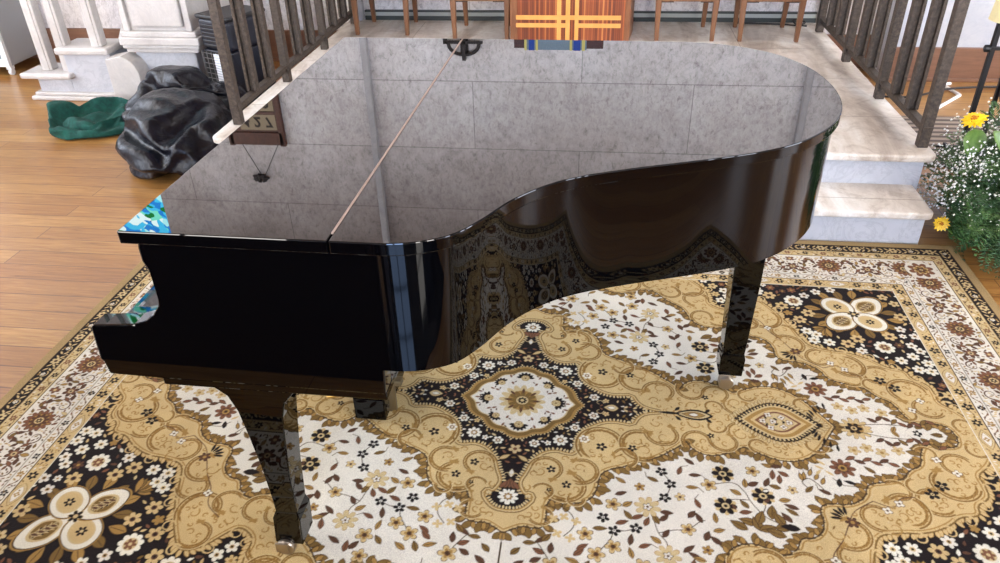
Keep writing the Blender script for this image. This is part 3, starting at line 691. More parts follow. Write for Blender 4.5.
# rim
full = [(.03, .012)]+[(x, y) for x, y in mid if x > .44]+[(.03, 1.448)]
outl = [(0.02, .0)]+[q for q in mid]+[(0.02, 1.46)]
o1 = inset(outl, .013); o1[0] = (.035, .013); o1[-1] = (.035, 1.447); o2 = inset(outl, .055); o2[0] = (.035, .055); o2[-1] = (.035, 1.405)
n = len(o1); RB = .685
rim = MB(); ring = []
for z, oo in ((RB, o1), (LZ0-.001, o1), (LZ0-.001, o2), (RB, o2)): ring.append([(x, y, z) for x, y in oo])
rim.v = [q for r in ring for q in r]
for kk in range(4):
    for i in range(n-1): rim.f.append((kk*n+i, kk*n+i+1, ((kk+1) % 4)*n+i+1, ((kk+1) % 4)*n+i))
rim.f.append((0, n, 2*n, 3*n)); rim.f.append((n-1, 2*n-1, 3*n-1, 4*n-1))
ro = obj('rim', rim, M['black'], pn); ro.data.shade_smooth()
md = ro.modifiers.new('Edge', 'EDGE_SPLIT'); md.split_angle = math.radians(35)
# lid underside lip
obj('soundboard', MB().prism_z([(x, y) for x, y in inset(outl, .05)], .74, .76), M['felt'], pn)
# arms (cheeks): measured profile
prof = [(.028, .972), (.024, .955), (.024, .925), (.031, .905), (.037, .88), (.036, .845), (.028, .815), (.012, .792), (-.01, .775), (-.04, .764), (-.11, .757), (-.138, .755), (-.147, .748), (-.150, .70), (-.152, .66), (-.146, .655), (-.141, .62), (.0, .617), (.45, .617), (.50, .617), (.505, .69), (.505, .80), (.40, .972)]
for y0, y1 in ((.0135, .062), (1.398, 1.4465)):
    obj('arm', MB().prism_y(prof, y0, y1), M['black'], pn, bevel=.004, seg=2)
obj('keybed', MB().box(-.135, .50, .0625, 1.3975, .60, .665).box(-.02, .5, .02, 1.44, .595, .617), M['black'], pn, bevel=.003)
obj('key_slip', MB().box(-.135, -.112, .0625, 1.3975, .665, .715), M['black'], pn, bevel=.003)
obj('fallboard', MB().prism_y([(-.11, .70), (-.11, .728), (-.09, .736), (.02, .748), (.04, .77), (.048, .90), (.07, .965), (.085, .965), (.085, .70)], .0625, 1.3975), M['black'], pn, bevel=.004)
obj('key_block', MB().box(-.105, -.0, .0625, .115, .70, .742), M['black'], pn, bevel=.004)
obj('key_block', MB().box(-.105, -.0, 1.345, 1.3975, .70, .742), M['black'], pn, bevel=.004)
# beams
obj('beam', MB().box(.45, .54, .06, 1.40, .66, .735).box(.95, 1.02, .42, 1.42, .69, .74), M['felt'], pn)
# legs
def front_leg(yc):
    prof = [(.04, .606), (.045, .592), (.085, .578), (.112, .555), (.128, .51), (.136, .44), (.146, .33), (.150, .22), (.1505, .165), (.140, .14), (.132, .048), (.208, .048), (.214, .14), (.208, .165), (.215, .30), (.229, .44), (.236, .50), (.248, .545), (.275, .578), (.315, .592), (.32, .606)]
    nn = len(prof); V = []; w0 = .052
    for s in (-1, 1):
        for a, z in prof:
            w = .045 if z > .5 else (.033+.012*(z-.16)/.34 if z > .16 else .038)
            V.append((a, yc+s*w, z))
    mb = MB(); mb.add(V, [tuple(range(nn)), tuple(range(2*nn-1, nn-1, -1))]+[(i, (i+1) % nn, nn+(i+1) % nn, nn+i) for i in range(nn)]); return mb
def caster(x, y, par, rz=0):
    mb = MB().box(x-.022, x+.012, y-.021, y-.016, .03, .062).box(x-.022, x+.012, y+.016, y+.021, .03, .062).box(x-.02, x+.02, y-.0, y+.022, .052, .066)
    c = obj('caster_fork', mb, M['steel'], par, bevel=.001)
    obj('wheel', MB().lathe([(.0, -.015), (.022, -.015), (.025, -.011), (.025, .011), (.022, .015), (0, .015)], axis='y', n=20, off=(x, y, .0375)), M['steel'], c, smooth=False)
for yc in (.085, 1.37):
    l_ = obj('leg', front_leg(yc), M['black'], pn, bevel=.003)
    caster(.160, yc-.034, l_)
def tail_leg(x, y):
    mb = MB(); R_ = [(.044, .70, 0), (.043, .45, 0), (.036, .17, 0), (.035, .15, 0), (.040, .13, 0), (.038, .062, 0)]
    mb.loft([[(x-r, y-r, z), (x+r, y-r, z), (x+r, y+r, z), (x-r, y+r, z)] for r, z, _ in R_]); return mb
l_ = obj('leg', tail_leg(1.393, .90), M['black'], pn, bevel=.003); caster(1.382, .862, l_)
# pedal lyre
ly = obj('pedal_lyre', MB().box(.19, .292, .565, .83, .022, .108).box(.21, .25, .60, .63, .105, .62).box(.21, .25, .78, .81, .105, .62), M['black'], pn, bevel=.004)
for i, y in enumerate((.625, .70, .775)):
    obj('pedal', MB().loft([[(xx, y-w, z), (xx, y+w, z), (xx, y+w, z+.008), (xx, y-w, z+.008)] for xx, w, z in ((.19, .008, .062), (.15, .012, .070), (.12, .02, .068), (.09, .02, .060), (.08, .012, .056))]), M['brass'], ly, bevel=.002)
obj('brace_bracket', MB().box(.30, .325, .585, .60, .05, .17).box(.29, .35, .58, .61, .155, .175).box(.285, .31, .585, .605, .045, .06), M['bronze'], ly, bevel=.003)
# ------------------------------------------------------------------ patterned rug (pattern drawn for one quarter, mirrored like the woven one)
RU, RV, HS = 1.775, 1.20, .00125
NU, NV = int(RU/HS), int(RV/HS)
def clr(*c): return np.array(srgb(*c)[:3], dtype=np.float32)
CREAM, GOLD, GOLD2, OLIVE = clr(224,217,202), clr(206,178,126), clr(164,128,70), clr(124,96,50)
DARK, BROWN, RUST, WHITE, LINE = clr(30,22,22), clr(92,62,46), clr(124,82,58), clr(232,226,208), clr(70,52,34)
PALE = clr(206,182,134)
class Canvas:
    def __init__(s, nu, nv, bg, wrap=False):
        s.a = np.empty((nv, nu, 3), np.float32); s.a[:] = bg; s.nu, s.nv = nu, nv
    def win(s, u, v, R):
        i0, i1 = max(0, int((u-R)/HS)), min(s.nu, int((u+R)/HS)+2); j0, j1 = max(0, int((v-R)/HS)), min(s.nv, int((v+R)/HS)+2)
        if i0 >= i1 or j0 >= j1: return None
        X, Y = np.meshgrid((np.arange(i0, i1)+.5)*HS-u, (np.arange(j0, j1)+.5)*HS-v); return s.a[j0:j1, i0:i1], X, Y
    def leaf(s, u, v, L_, W, ang, col, line=LINE, rib=True, lw=.0022):
        w = s.win(u, v, L_*.6+.006)
        if w is None: return
        A, X, Y = w; c, d = math.cos(ang), math.sin(ang); x = (X*c+Y*d)/(L_/2); y = -X*d+Y*c
        x = np.clip(x, -1.2, 1.2); pr = W/2*np.clip(1-np.abs(x-.0)**2, -1, 1)*(1+.25*x)
        if line is not None: A[(np.abs(y) < pr+lw)] = line
        A[np.abs(y) < pr] = col
        if rib and W > .012: A[(np.abs(y) < .0011) & (np.abs(x) < .8)] = line if line is not None else OLIVE
    def disc(s, u, v, r, col):
        w = s.win(u, v, r+.003)
        if w is None: return
        A, X, Y = w; A[X*X+Y*Y < r*r] = col
    def flower(s, u, v, r, n, col, cc, line=LINE, rot=0, pt=1.0, base=.45, cr=.32, ring=None, lw=.0022):
        w = s.win(u, v, r+.006)
        if w is None: return
        A, X, Y = w; R = np.hypot(X, Y); T = np.arctan2(Y, X)-rot
        k = np.abs(np.cos(n/2*T))**pt; pr = r*(base+(1-base)*k)
        if line is not None: A[R < pr+lw] = line
        A[R < pr] = col
        if ring is not None: A[R < pr*.62] = ring
        A[R < r*cr] = cc
        if r > .018: A[R < r*cr*.5] = line if line is not None else DARK
    def stroke(s, P, w_, col, taper=False):
        P = np.array(P, float); 
        for k in range(len(P)-1):
            a, b = P[k], P[k+1]; m = (a+b)/2; L_ = np.hypot(*(b-a)); ww = w_*(1-.7*k/len(P)) if taper else w_
            q = s.win(m[0], m[1], L_/2+ww)
            if q is None: continue
            A, X, Y = q; d = (b-a)/max(L_, 1e-9); t = np.clip(X*d[0]+Y*d[1], -L_/2, L_/2); A[(X-t*d[0])**2+(Y-t*d[1])**2 < (ww/2)**2] = col
    def poly(s, P, col):
        P = np.array(P, float); u0, v0 = P.min(0); u1, v1 = P.max(0)
        i0, i1 = max(0, int(u0/HS)), min(s.nu, int(u1/HS)+2); j0, j1 = max(0, int(v0/HS)), min(s.nv, int(v1/HS)+2)
        if i0 >= i1 or j0 >= j1: return None
        xs = (np.arange(i0, i1)+.5)*HS
        for j in range(j0, j1):
            y = (j+.5)*HS; a = P; b = np.roll(P, -1, 0); m = (a[:, 1] > y) != (b[:, 1] > y)
            if not m.any(): continue
            xc = np.sort(a[m, 0]+(y-a[m, 1])*(b[m, 0]-a[m, 0])/(b[m, 1]-a[m, 1]))
            ins = (np.searchsorted(xc, xs) % 2) == 1; s.a[j, i0:i1][ins] = col
    def at(s, u, v):
        i, j = int(u/HS), int(v/HS); return s.a[j, i] if 0 <= i < s.nu and 0 <= j < s.nv else None
rr = random.Random(11)
def resample(P, step):
    out = []; acc = 0
    for a, b in zip(P[:-1], P[1:]):
        d = math.hypot(b[0]-a[0], b[1]-a[1]); 
        if d < 1e-9: continue
        t = acc
        while t < d: out.append((a[0]+(b[0]-a[0])*t/d, a[1]+(b[1]-a[1])*t/d, (b[0]-a[0])/d, (b[1]-a[1])/d)); t += step
        acc = t-d
    return out
def fringe(cv, P, side, L_, W, col, step, line=LINE, lean=.6, jit=.15):
    for x, y, dx, dy in resample(P, step):
        nx, ny = -dy*side, dx*side; ang = math.atan2(ny+dy*lean, nx+dx*lean)+rr.uniform(-jit, jit)
        cv.leaf(x+math.cos(ang)*L_*.38, y+math.sin(ang)*L_*.38, L_*rr.uniform(.85, 1.15), W, ang, col, line, False, .0018)
def offset(P, d): 
    out = []
    for i in range(len(P)):
        a = P[max(i-1, 0)]; b = P[min(i+1, len(P)-1)]; t = math.hypot(b[0]-a[0], b[1]-a[1]) or 1; out.append((P[i][0]-(b[1]-a[1])/t*d, P[i][1]+(b[0]-a[0])/t*d))
    return out
DGOLD = clr(134,100,48)
def curl(cv, u, v, r, a0, sg, col, w=.0035, turns=.75):
    P = [(u+r*(1-.62*t)*math.cos(a0+sg*t*turns*2*PI), v+r*(1-.62*t)*math.sin(a0+sg*t*turns*2*PI)) for t in [i/14 for i in range(15)]]
    cv.stroke(P, w, col, True)
Q = Canvas(NU, NV, GOLD)
FU, FV = 1.405, .828
whiteB = [(1.345,0),(1.335,.045),(1.285,.055),(1.24,.042),(1.21,.09),(1.20,.14),(1.155,.165),(1.13,.205),(1.075,.222),(1.02,.235),(1.005,.29),(.95,.325),(.895,.322),(.865,.345),(.87,.41),(.835,.455),(.795,.455),(.78,.50),(.74,.525),(.70,.50),(.655,.49),(.605,.515),(.585,.56),(.565,.62),(.51,.66),(.47,.72),(.43,.735),(.376,.712),(.33,.69),(.285,.70),(.25,.735),(.20,.735),(.13,.70),(.06,.69),(0,.70)]
darkB = [(1.42,.06),(1.405,.10),(1.375,.135),(1.345,.16),(1.35,.20),(1.345,.25),(1.30,.275),(1.295,.32),(1.24,.325),(1.20,.365),(1.13,.40),(1.06,.405),(1.0,.42),(.975,.48),(.96,.54),(.935,.60),(.905,.66),(.86,.725),(.80,.705),(.76,.655),(.725,.62),(.67,.655),(.675,.71),(.665,.77),(.61,.835)]
goldM = [(0,.545),(.018,.535),(.05,.515),(.075,.52),(.11,.515),(.115,.465),(.112,.42),(.135,.405),(.185,.42),(.235,.40),(.255,.35),(.258,.30),(.285,.275),(.32,.262),(.36,.24),(.43,.208),(.47,.175),(.505,.145),(.52,.118),(.535,.155),(.575,.18),(.625,.172),(.665,.145),(.70,.125),(.725,.145),(.775,.17),(.83,.175),(.885,.15),(.925,.105),(.955,.055),(.99,.0)]
darkM = [(0,.465),(.03,.462),(.05,.448),(.073,.415),(.062,.395),(.045,.405),(.028,.375),(.026,.35),(.04,.318),(.05,.282),(.072,.24),(.10,.22),(.13,.214),(.16,.222),(.178,.222),(.19,.20),(.185,.17),(.20,.128),(.222,.10),(.252,.078),(.285,.064),(.32,.064),(.36,.072),(.375,.035),(.40,.012),(.45,0)]
wB, dB, gB, dM = chaikin(whiteB, 2), chaikin(darkB, 2), chaikin(goldM, 2), chaikin(darkM, 1)
Q.poly([(-.01, -.01), (1.345, -.01)]+wB+[(-.01, .70)], CREAM)
Q.poly(dB+[(.61, .86), (1.46, .86), (1.46, .04)], DARK)
Q.poly([(-.01, .545)]+gB+[(.99, -.01), (-.01, -.01)], GOLD)
Q.poly([(-.01, .465)]+dM+[(.45, -.01), (-.01, -.01)], DARK)
# leafy fringes
fringe(Q, wB, 1, .042, .019, OLIVE, .024, LINE, .7, .5); fringe(Q, wB, 1, .028, .012, GOLD2, .03, LINE, -.4, .5)
Q.stroke(wB, .004, LINE); Q.stroke(offset(wB, -.009), .0045, GOLD2); Q.stroke(offset(wB, -.016), .003, PALE)
fringe(Q, gB, 1, .042, .020, OLIVE, .024, LINE, .6, .5); fringe(Q, gB, 1, .028, .012, GOLD2, .031, LINE, -.5, .5)
Q.stroke(gB, .004, LINE); Q.stroke(offset(gB, -.010), .0045, GOLD2)
fringe(Q, dM, 1, .013, .005, PALE, .0095, None, .1); fringe(Q, dM, -1, .016, .0065, PALE, .0105, None, .1)
Q.stroke(dM, .0045, GOLD2); Q.stroke(offset(dM, .009), .004, OLIVE)
fringe(Q, dB, -1, .026, .010, GOLD, .013, GOLD2, .8, .5); Q.stroke(dB, .005, OLIVE); Q.stroke(offset(dB, .010), .004, GOLD2)
DGOLD = clr(134,100,48)
def lobe(u, v, r, a0, sg, col=OLIVE, w=.0045, turns=.62, hole=.30):
    P = [(u+r*(1-hole*t)*math.cos(a0+sg*t*turns*2*PI), v+r*(1-hole*t)*math.sin(a0+sg*t*turns*2*PI)) for t in [i/24 for i in range(25)]]
    for i in range(1, 25):
        x, y = P[i]; a = math.atan2(v-y, u-x)+sg*.9; kk_ = (.085, .12)[i % 2]
        Q.leaf(x+math.cos(a)*r*.26, y+math.sin(a)*r*.26, r*(.40 if i % 2 else .52), r*.085, a+sg*.25, (DGOLD, GOLD2)[i % 2], None, False)
    Q.stroke(P, w*1.3, DGOLD); Q.stroke([(u+(x-u)*1.06, v+(y-v)*1.06) for x, y in P], .003, PALE)
    for k in range(3): Q.leaf(P[-1][0], P[-1][1], r*.55, r*.16, a0+sg*turns*2*PI+PI/2*sg+(k-1)*.6, GOLD2, None, False)
for q in ((.105,.298,.058,3.5,1),(.165,.350,.070,2.6,-1),(.268,.170,.088,2.4,1),(.205,.285,.06,1.8,-1),(.385,.150,.078,1.2,1),(.10,.385,.036,3.6,1),(.33,.215,.045,1.,-1),(.455,.10,.06,3.,-1),(.10,.47,.04,2.5,-1),(.19,.40,.03,0,1),
          (.56,.12,.055,2.6,1),(.64,.11,.05,2.9,-1),(.70,.06,.05,3.0,1),(.62,.045,.035,0,1),(.91,.09,.04,.2,1),(.74,.115,.035,2,1),
          (1.26,.20,.075,.3,1),(1.30,.13,.055,5.6,-1),(1.19,.275,.06,.9,1),(1.10,.315,.07,1.3,-1),(1.10,.255,.045,4.2,1),(1.02,.355,.055,1.6,1),(.93,.42,.065,2.2,-1),(.92,.50,.055,.3,1),(.86,.58,.075,.6,-1),(.80,.55,.05,4.,1),(.84,.66,.055,.9,1),
          (.70,.56,.055,4.0,1),(.64,.565,.05,3.6,-1),(.62,.68,.06,.4,1),(.60,.76,.065,.2,-1),(.53,.73,.05,3.6,1),(.46,.79,.05,4.4,-1),(.36,.77,.06,4.6,1),(.25,.79,.05,4.7,-1),(.14,.76,.06,4.7,1),(.04,.76,.06,4.7,-1),(1.23,.09,.035,3.6,1),(1.38,.05,.04,0,1),(1.16,.23,.035,4.4,-1)):
    lobe(*q)
for x, y, dx, dy in resample(dB, .085):
    curl(Q, x+dy*.016, y-dx*.016, .022, math.atan2(dx, -dy), 1, GOLD, .006, .85); 
# rug filling of the gold scroll ground
placed = []
ncs = 0
def free(u, v, r):
    for a, b, c in placed:
        if (a-u)**2+(b-v)**2 < (r+c)**2: return False
    return True
def isc(u, v, r, col, n=8):
    for k in range(n+1):
        a = 2*PI*k/n; q = Q.at(max(u+(r*math.cos(a) if k < n else 0), 0), max(v+(r*math.sin(a) if k < n else 0), 0))
        if q is None or np.abs(q-col).sum() > .02: return False
    return True
for (u, v, r) in [(.357,.176,.015),(.263,.182,.018),(.116,.295,.015),(.164,.350,.015),(1.192,.252,.021),(1.229,.217,.021),(.60,.09,.012),(.114,.376,.008)]:
    Q.flower(u, v, r, 5, DARK, PALE, None, rr.random(), .7, .3, .25); placed.append((u, v, r+.004))
# scroll with buds along the outer gold band
pth = catmull([(1.02,.30),(.96,.345),(.93,.40),(.905,.45),(.87,.50),(.85,.56),(.80,.60)], 6); Q.stroke(pth, .003, BROWN)
pth2 = catmull([(1.02,.30),(1.07,.315),(1.10,.28),(1.14,.27)], 6); Q.stroke(pth2, .003, BROWN)
for a in range(5): Q.leaf(.935+.03*math.cos(PI*1.25+(a-2)*.38), .375+.03*math.sin(PI*1.25+(a-2)*.38), .034, .010, PI*1.25+(a-2)*.38, DARK, None, False)
Q.flower(.945, .385, .018, 6, BROWN, GOLD2, LINE)
for u, v in ((1.09,.30),(1.29,.16),(.87,.52),(1.25,.11),(1.05,.33)): Q.flower(u, v, .013, 4, WHITE, BROWN, BROWN, rr.random())
tries = 0
while tries < 9000:
    tries += 1; u, v = rr.uniform(0, FU), rr.uniform(0, FV); r = rr.choice((.024, .018, .013, .009))
    if isc(u, v, r, GOLD) and free(u, v, r*.72):
        a0 = rr.uniform(0, 2*PI); sg = rr.choice((-1, 1)); curl(Q, u, v, r*.92, a0, sg, GOLD2, .0052)
        if r > .017:
            for k in range(4): a = a0+k*1.1; Q.leaf(u+r*.95*math.cos(a), v+r*.95*math.sin(a), r*.7, r*.22, a+1.0, (GOLD2, DGOLD, PALE)[k % 3], None, False)
        placed.append((u, v, r*.72))
placed = []
# centre medallion: lobed cream field with olive-gold border
def lob(k, pts=None):
    L8 = [(.200,0),(.175,.028),(.168,.062),(.145,.088),(.118,.096),(.108,.116),(.088,.142),(.058,.148),(.046,.150),(.03,.166),(.0,.173)]
    P = chaikin(L8, 2); return [(x*k, y*k) for x, y in P]
fringe(Q, lob(1.0), -1, .013, .005, PALE, .010, None, .2)
Q.poly([(-.01, .173)]+lob(1.03)[::-1]+[(.2, -.01), (-.01, -.01)], GOLD2)
Q.poly([(-.01, .17)]+lob(.98)[::-1]+[(.2, -.01), (-.01, -.01)], OLIVE)
Q.poly([(-.01, .15)]+lob(.885)[::-1]+[(.178, -.01), (-.01, -.01)], PALE)
Q.poly([(-.01, .15)]+lob(.86)[::-1]+[(.174, -.01), (-.01, -.01)], CREAM)
Q.flower(0, 0, .078, 16, PALE, GOLD2, None, 0, .8, .72, .62, GOLD); Q.flower(0, 0, .05, 12, OLIVE, PALE, None, 0, .6, .4, .4); Q.flower(0, 0, .016, 8, DARK, PALE, PALE, 0, 1, .7, .4)
for a in range(8): Q.leaf(.048*math.cos(a*PI/4), .048*math.sin(a*PI/4), .028, .009, a*PI/4, BROWN, None, False)
for (u, v, r) in ((.112, 0, .026), (.078, .082, .021), (0, .115, .025)):
    an = math.atan2(v, u)
    for k in range(7): a = an+(k-3)*.48; Q.leaf(u+r*.8*math.cos(a), v+r*.8*math.sin(a), r*.95, r*.42, a, DARK, None, False)
    Q.disc(u, v, r*.6, GOLD); Q.flower(u, v, r*.5, 5, PALE, OLIVE, OLIVE, an)
for u, v in ((.145,.03),(.105,.05),(.05,.12),(.04,.085),(.088,.045),(.15,.0)):
    Q.leaf(u, v, .018, .008, math.atan2(v, u), RUST, None, False); Q.leaf(u-.008, v+.008, .014, .005, math.atan2(v, u)+1.2, BROWN, None, False)
# flowers on the dark cross
def wf(u, v, r=.024, n=8): Q.flower(u, v, r, n, WHITE, CREAM, None, .2, .6, .5, .42); Q.flower(u, v, r*.42, 8, GOLD2, CREAM, BROWN, 0, 1, .6, .5); placed.append((u, v, r+.002))
wf(.136, .170); wf(.0, .416, .030, 10)
for u, v in ((.057,.194),(.179,.108),(.237,.045),(.21,.155)): wf(u, v, .017, 6)
Q.flower(0, .225, .02, 5, PALE, BROWN, RUST, PI/2); placed.append((0,.225,.022))
for k in range(5): Q.leaf((k-2)*.009, .366+.003*abs(k-2), .034, .012, PI/2+(2-k)*.28, RUST, LINE, False)
Q.leaf(0, .325, .030, .014, PI/2, CREAM, OLIVE, False); curl(Q, .014, .335, .012, PI, 1, PALE, .003); placed.append((0,.33,.03)); placed.append((0,.365,.035))
for k in (-1, 1): Q.leaf(.028, .262, .036, .012, .6, GOLD, OLIVE, False)
Q.leaf(.293, .0, .045, .028, 0, PALE, OLIVE, False); Q.leaf(.293, 0, .024, .012, 0, WHITE, BROWN, False); placed.append((.293,0,.026)); curl(Q, .255, .02, .014, 0, 1, PALE, .003)
for u in (.34, .37, .40): Q.leaf(u, .008, .018, .008, .7, PALE, None, False)
curl(Q, .058, .405, .013, PI*.7, -1, GOLD2, .004)
t_ = 0
while t_ < 2500:
    t_ += 1; u, v = rr.uniform(0, .45), rr.uniform(0, .46); r = rr.choice((.011, .008, .006))
    if isc(u, v, r*.9, DARK) and free(u, v, r*.9):
        if r > .009: Q.flower(u, v, r, 5, rr.choice((WHITE, CREAM, GOLD)), GOLD2, None, rr.random()*3, .7, .35, .3)
        else: Q.leaf(u, v, r*2.3, r*.9, rr.uniform(0, PI), rr.choice((PALE, WHITE, RUST, GOLD, OLIVE)), None, False)
        placed.append((u, v, r))
# ornament and almond pendant on the long axis
Q.leaf(.555, 0, .125, .05, 0, DARK, None, False); Q.leaf(.555, 0, .105, .034, 0, PALE, None, False); Q.leaf(.555, 0, .07, .022, 0, GOLD2, DARK, False); Q.leaf(.555, 0, .03, .012, 0, CREAM, BROWN, False)
for u in (.505, .60): Q.leaf(u, .022, .026, .012, .9, DARK, None, False)
Q.leaf(.475, .0, .08, .012, 0, DARK, None, False)
for r_, colr in ((1.0, DARK), (.83, PALE), (.76, GOLD2), (.62, GOLD), (.52, RUST), (.44, PALE)):
    Pn = [(.815+.135*r_*x, .094*r_*y) for x, y in chaikin([(-1, 0), (-.72, .42), (-.35, .82), (-.05, 1.0), (.3, .92), (.55, .66), (.8, .3), (1.05, 0)], 2)]
    Q.poly([(.815-.135*r_, -.01)]+Pn+[(.815+.142*r_, -.01)], colr)
    if r_ == 1.0: fringe(Q, Pn, 1, .022, .008, PALE, .014, OLIVE, .4)
    if r_ == .83: fringe(Q, Pn, 1, .012, .006, PALE, .012, None, .2)
for u, v in ((.80, .0), (.83, .022), (.79, .03), (.85, 0), (.77, 0)): Q.flower(u, v, .011, 4, CREAM, BROWN, RUST, rr.random()); 
for u, v in ((.81, .012), (.835, .0), (.78, .016)): Q.leaf(u, v, .018, .007, rr.uniform(0, 3), DARK, None, False)
# sprays on the white field
placed = []
f6 = [(.617,.248),(.611,.37),(.72,.32)]; s5 = [(.44,.262),(.463,.308),(.444,.362),(.36,.482),(.301,.498),(.271,.456)]
g8 = [(.394,.402,.036),(.441,.562,.034)]; g5 = [(.704,.226,.020),(.573,.297,.022),(.50,.467,.020),(.298,.405,.022),(.223,.519,.022),(.298,.551,.022),(.253,.582,.024),(.374,.604,.024),(.138,.632,.026),(.37,.672,.022)]
fs = [(.197,.48),(.163,.468),(.135,.478),(.183,.539),(.147,.528)]
stems = [[(.78,.425),(.72,.40),(.685,.35),(.67,.31),(.64,.28),(.573,.297)],[(.70,.40),(.72,.36),(.72,.32)],[(.68,.34),(.63,.345),(.611,.37)],[(.394,.40),(.41,.45),(.42,.49),(.44,.52),(.441,.56)],[(.42,.49),(.46,.475),(.50,.467),(.53,.44),(.549,.43)],
         [(.36,.482),(.33,.495),(.301,.498),(.29,.53),(.253,.582)],[(.138,.632),(.12,.60),(.10,.57),(.09,.56)],[(.44,.262),(.463,.308),(.444,.362),(.42,.38),(.394,.402)],[(.15,.43),(.185,.46),(.19,.50),(.165,.535)],[(.0,.55),(.001,.62),(.0,.66)]]
for P in stems: Q.stroke(catmull(P, 6), .0028, LINE)
lv = [(.514,.413,.9),(.533,.423,2),(.549,.483,1.2),(.583,.46,.3),(.571,.495,2.4),(.412,.514,2.5),(.44,.489,1.0),(.497,.532,.7),(.511,.553,2.6),(.778,.328,.2),(.792,.35,2.8),(.79,.369,2.5),(.772,.391,2.2),(.75,.198,2.8),(.776,.198,.2),(.792,.226,2.6),(.76,.233,1.4),(.777,.249,1.4),(.759,.28,2.9),(.739,.265,1.1),(.645,.315,2.6),(.676,.277,1.5),(.699,.277,.5),(.664,.357,2.2),(.663,.386,.2),(.39,.455,1.2),(.415,.442,2.0),(.438,.436,.8),(.446,.416,.0),
      (.522,.562,2.9),(.505,.583,1.4),(.453,.63,.5),(.415,.646,1.6),(.394,.64,2.2),(.333,.614,.9),(.366,.441,.5),(.339,.438,2.2),(.338,.399,.6),(.322,.466,.4),(.262,.495,.1),(.345,.522,1.4),(.216,.562,.6),(.207,.582,.7),(.229,.621,1.2),(.27,.626,.6),(.191,.61,2.8),(.107,.553,.6),(.075,.568,.1),(.133,.578,1.5),(.101,.592,2.7),(.095,.621,.5),(.12,.545,.9),(.04,.60,.8),(.05,.64,.7)]
for u, v, a in lv: Q.leaf(u, v, rr.uniform(.032, .040), rr.uniform(.013, .016), PI-a, rr.choice((BROWN, BROWN, RUST, OLIVE, GOLD2)), LINE, True, .0016); placed.append((u, v, .017))
for u, v, a in ((.666,.418,2.9),(.639,.434,2.6),(.689,.424,1.9),(.735,.377,1.4),(.751,.40,2.0),(.716,.436,.3),(.735,.45,2.8),(.76,.427,.2),(.70,.40,1.2)): Q.leaf(u, v, .05, .024, PI-a, rr.choice((BROWN, OLIVE)), LINE); placed.append((u, v, .02))
Q.leaf(.775, .425, .05, .02, .1, DARK, LINE, False)
for u, v in f6: Q.flower(u, v, .034, 6, GOLD, GOLD, None, PI/6, .8, .2, .3); Q.flower(u, v, .032, 6, DARK, PALE, None, 0, .55, .34, .34); placed.append((u, v, .034))
for u, v in s5: Q.flower(u, v, .0185, 5, DARK, CREAM, None, rr.random()*3, .6, .28, .25); placed.append((u, v, .019))
for u, v, r in g8: Q.flower(u, v, r, 8, PALE, GOLD, GOLD2, .2, .6, .4, .35); Q.flower(u, v, r*.35, 5, CREAM, BROWN, LINE); placed.append((u, v, r))
for u, v, r in g5: Q.flower(u, v, r, 5, GOLD, BROWN, LINE, rr.random()*3, .8, .42, .3, GOLD2); placed.append((u, v, r))
for u, v in fs: Q.flower(u, v, .015, 4, GOLD, GOLD, None, rr.random(), .8, .2, .2); placed.append((u, v, .014))
Q.flower(.968, .18, .036, 8, RUST, GOLD2, LINE, 0, .9, .55, .35, BROWN); placed.append((.968,.18,.04))
Q.leaf(.945, .24, .036, .016, 1.8, DARK, None, False); Q.leaf(.975, .236, .036, .014, .3, DARK, None, False); Q.stroke([(.93,.225),(.955,.25),(1.0,.25)], .0028, LINE)
Q.flower(1.05, 0, .048, 12, GOLD, GOLD2, LINE, .2, .8, .6, .5, PALE); Q.flower(1.045, 0, .026, 6, DARK, GOLD, None, 0, .7, .4, .35); placed.append((1.05,0,.05))
Q.stroke(catmull([(1.0,0),(1.08,.02),(1.14,.03),(1.20,.03),(1.27,.03)], 6), .003, LINE)
for i in range(6):
    a = .3+i*.33; Q.leaf(1.0+.08*math.cos(PI-.25*i), .03+.013*i, .034, .009, 2.2-.12*i, DARK, None, False)
for i in range(9): Q.leaf(1.11+.022*i, .045+.012*math.sin(i)+.0*i, .030, .012, .9 if i % 2 else -.6, rr.choice((BROWN, RUST, BROWN, OLIVE)), LINE, False); placed.append((1.11+.022*i,.045,.016))
for u, v in ((1.10,.10),(1.06,.085),(1.15,.085),(1.02,.10)): Q.flower(u, v, .018, 5, PALE, GOLD2, GOLD2, rr.random()*2); placed.append((u, v, .02))
for i in range(6): Q.leaf(1.0+.024*i, .135+.012*(i % 2), .032, .012, .4 if i % 2 else -.5, rr.choice((BROWN, RUST)), LINE, False); placed.append((1.0+.024*i,.14,.016))
for c0, c1 in (((.90,.20),(.86,.24)),((.86,.24),(.83,.29))):
    pass
Q.stroke(catmull([(.905,.29),(.88,.25),(.86,.235),(.84,.25),(.85,.27)], 6), .003, LINE)
for u, v in ((.885,.225),(.87,.21),(.85,.225),(.90,.24),(.84,.23)): Q.leaf(u, v, .028, .009, rr.uniform(1, 2.2), GOLD2, LINE, False)
for u, v in ((.91,.165),(.90,.185),(.925,.205),(.895,.205)): Q.leaf(u, v, .03, .009, rr.uniform(.2, 2.6), GOLD, None, False); placed.append((u, v, .014))
t_ = 0
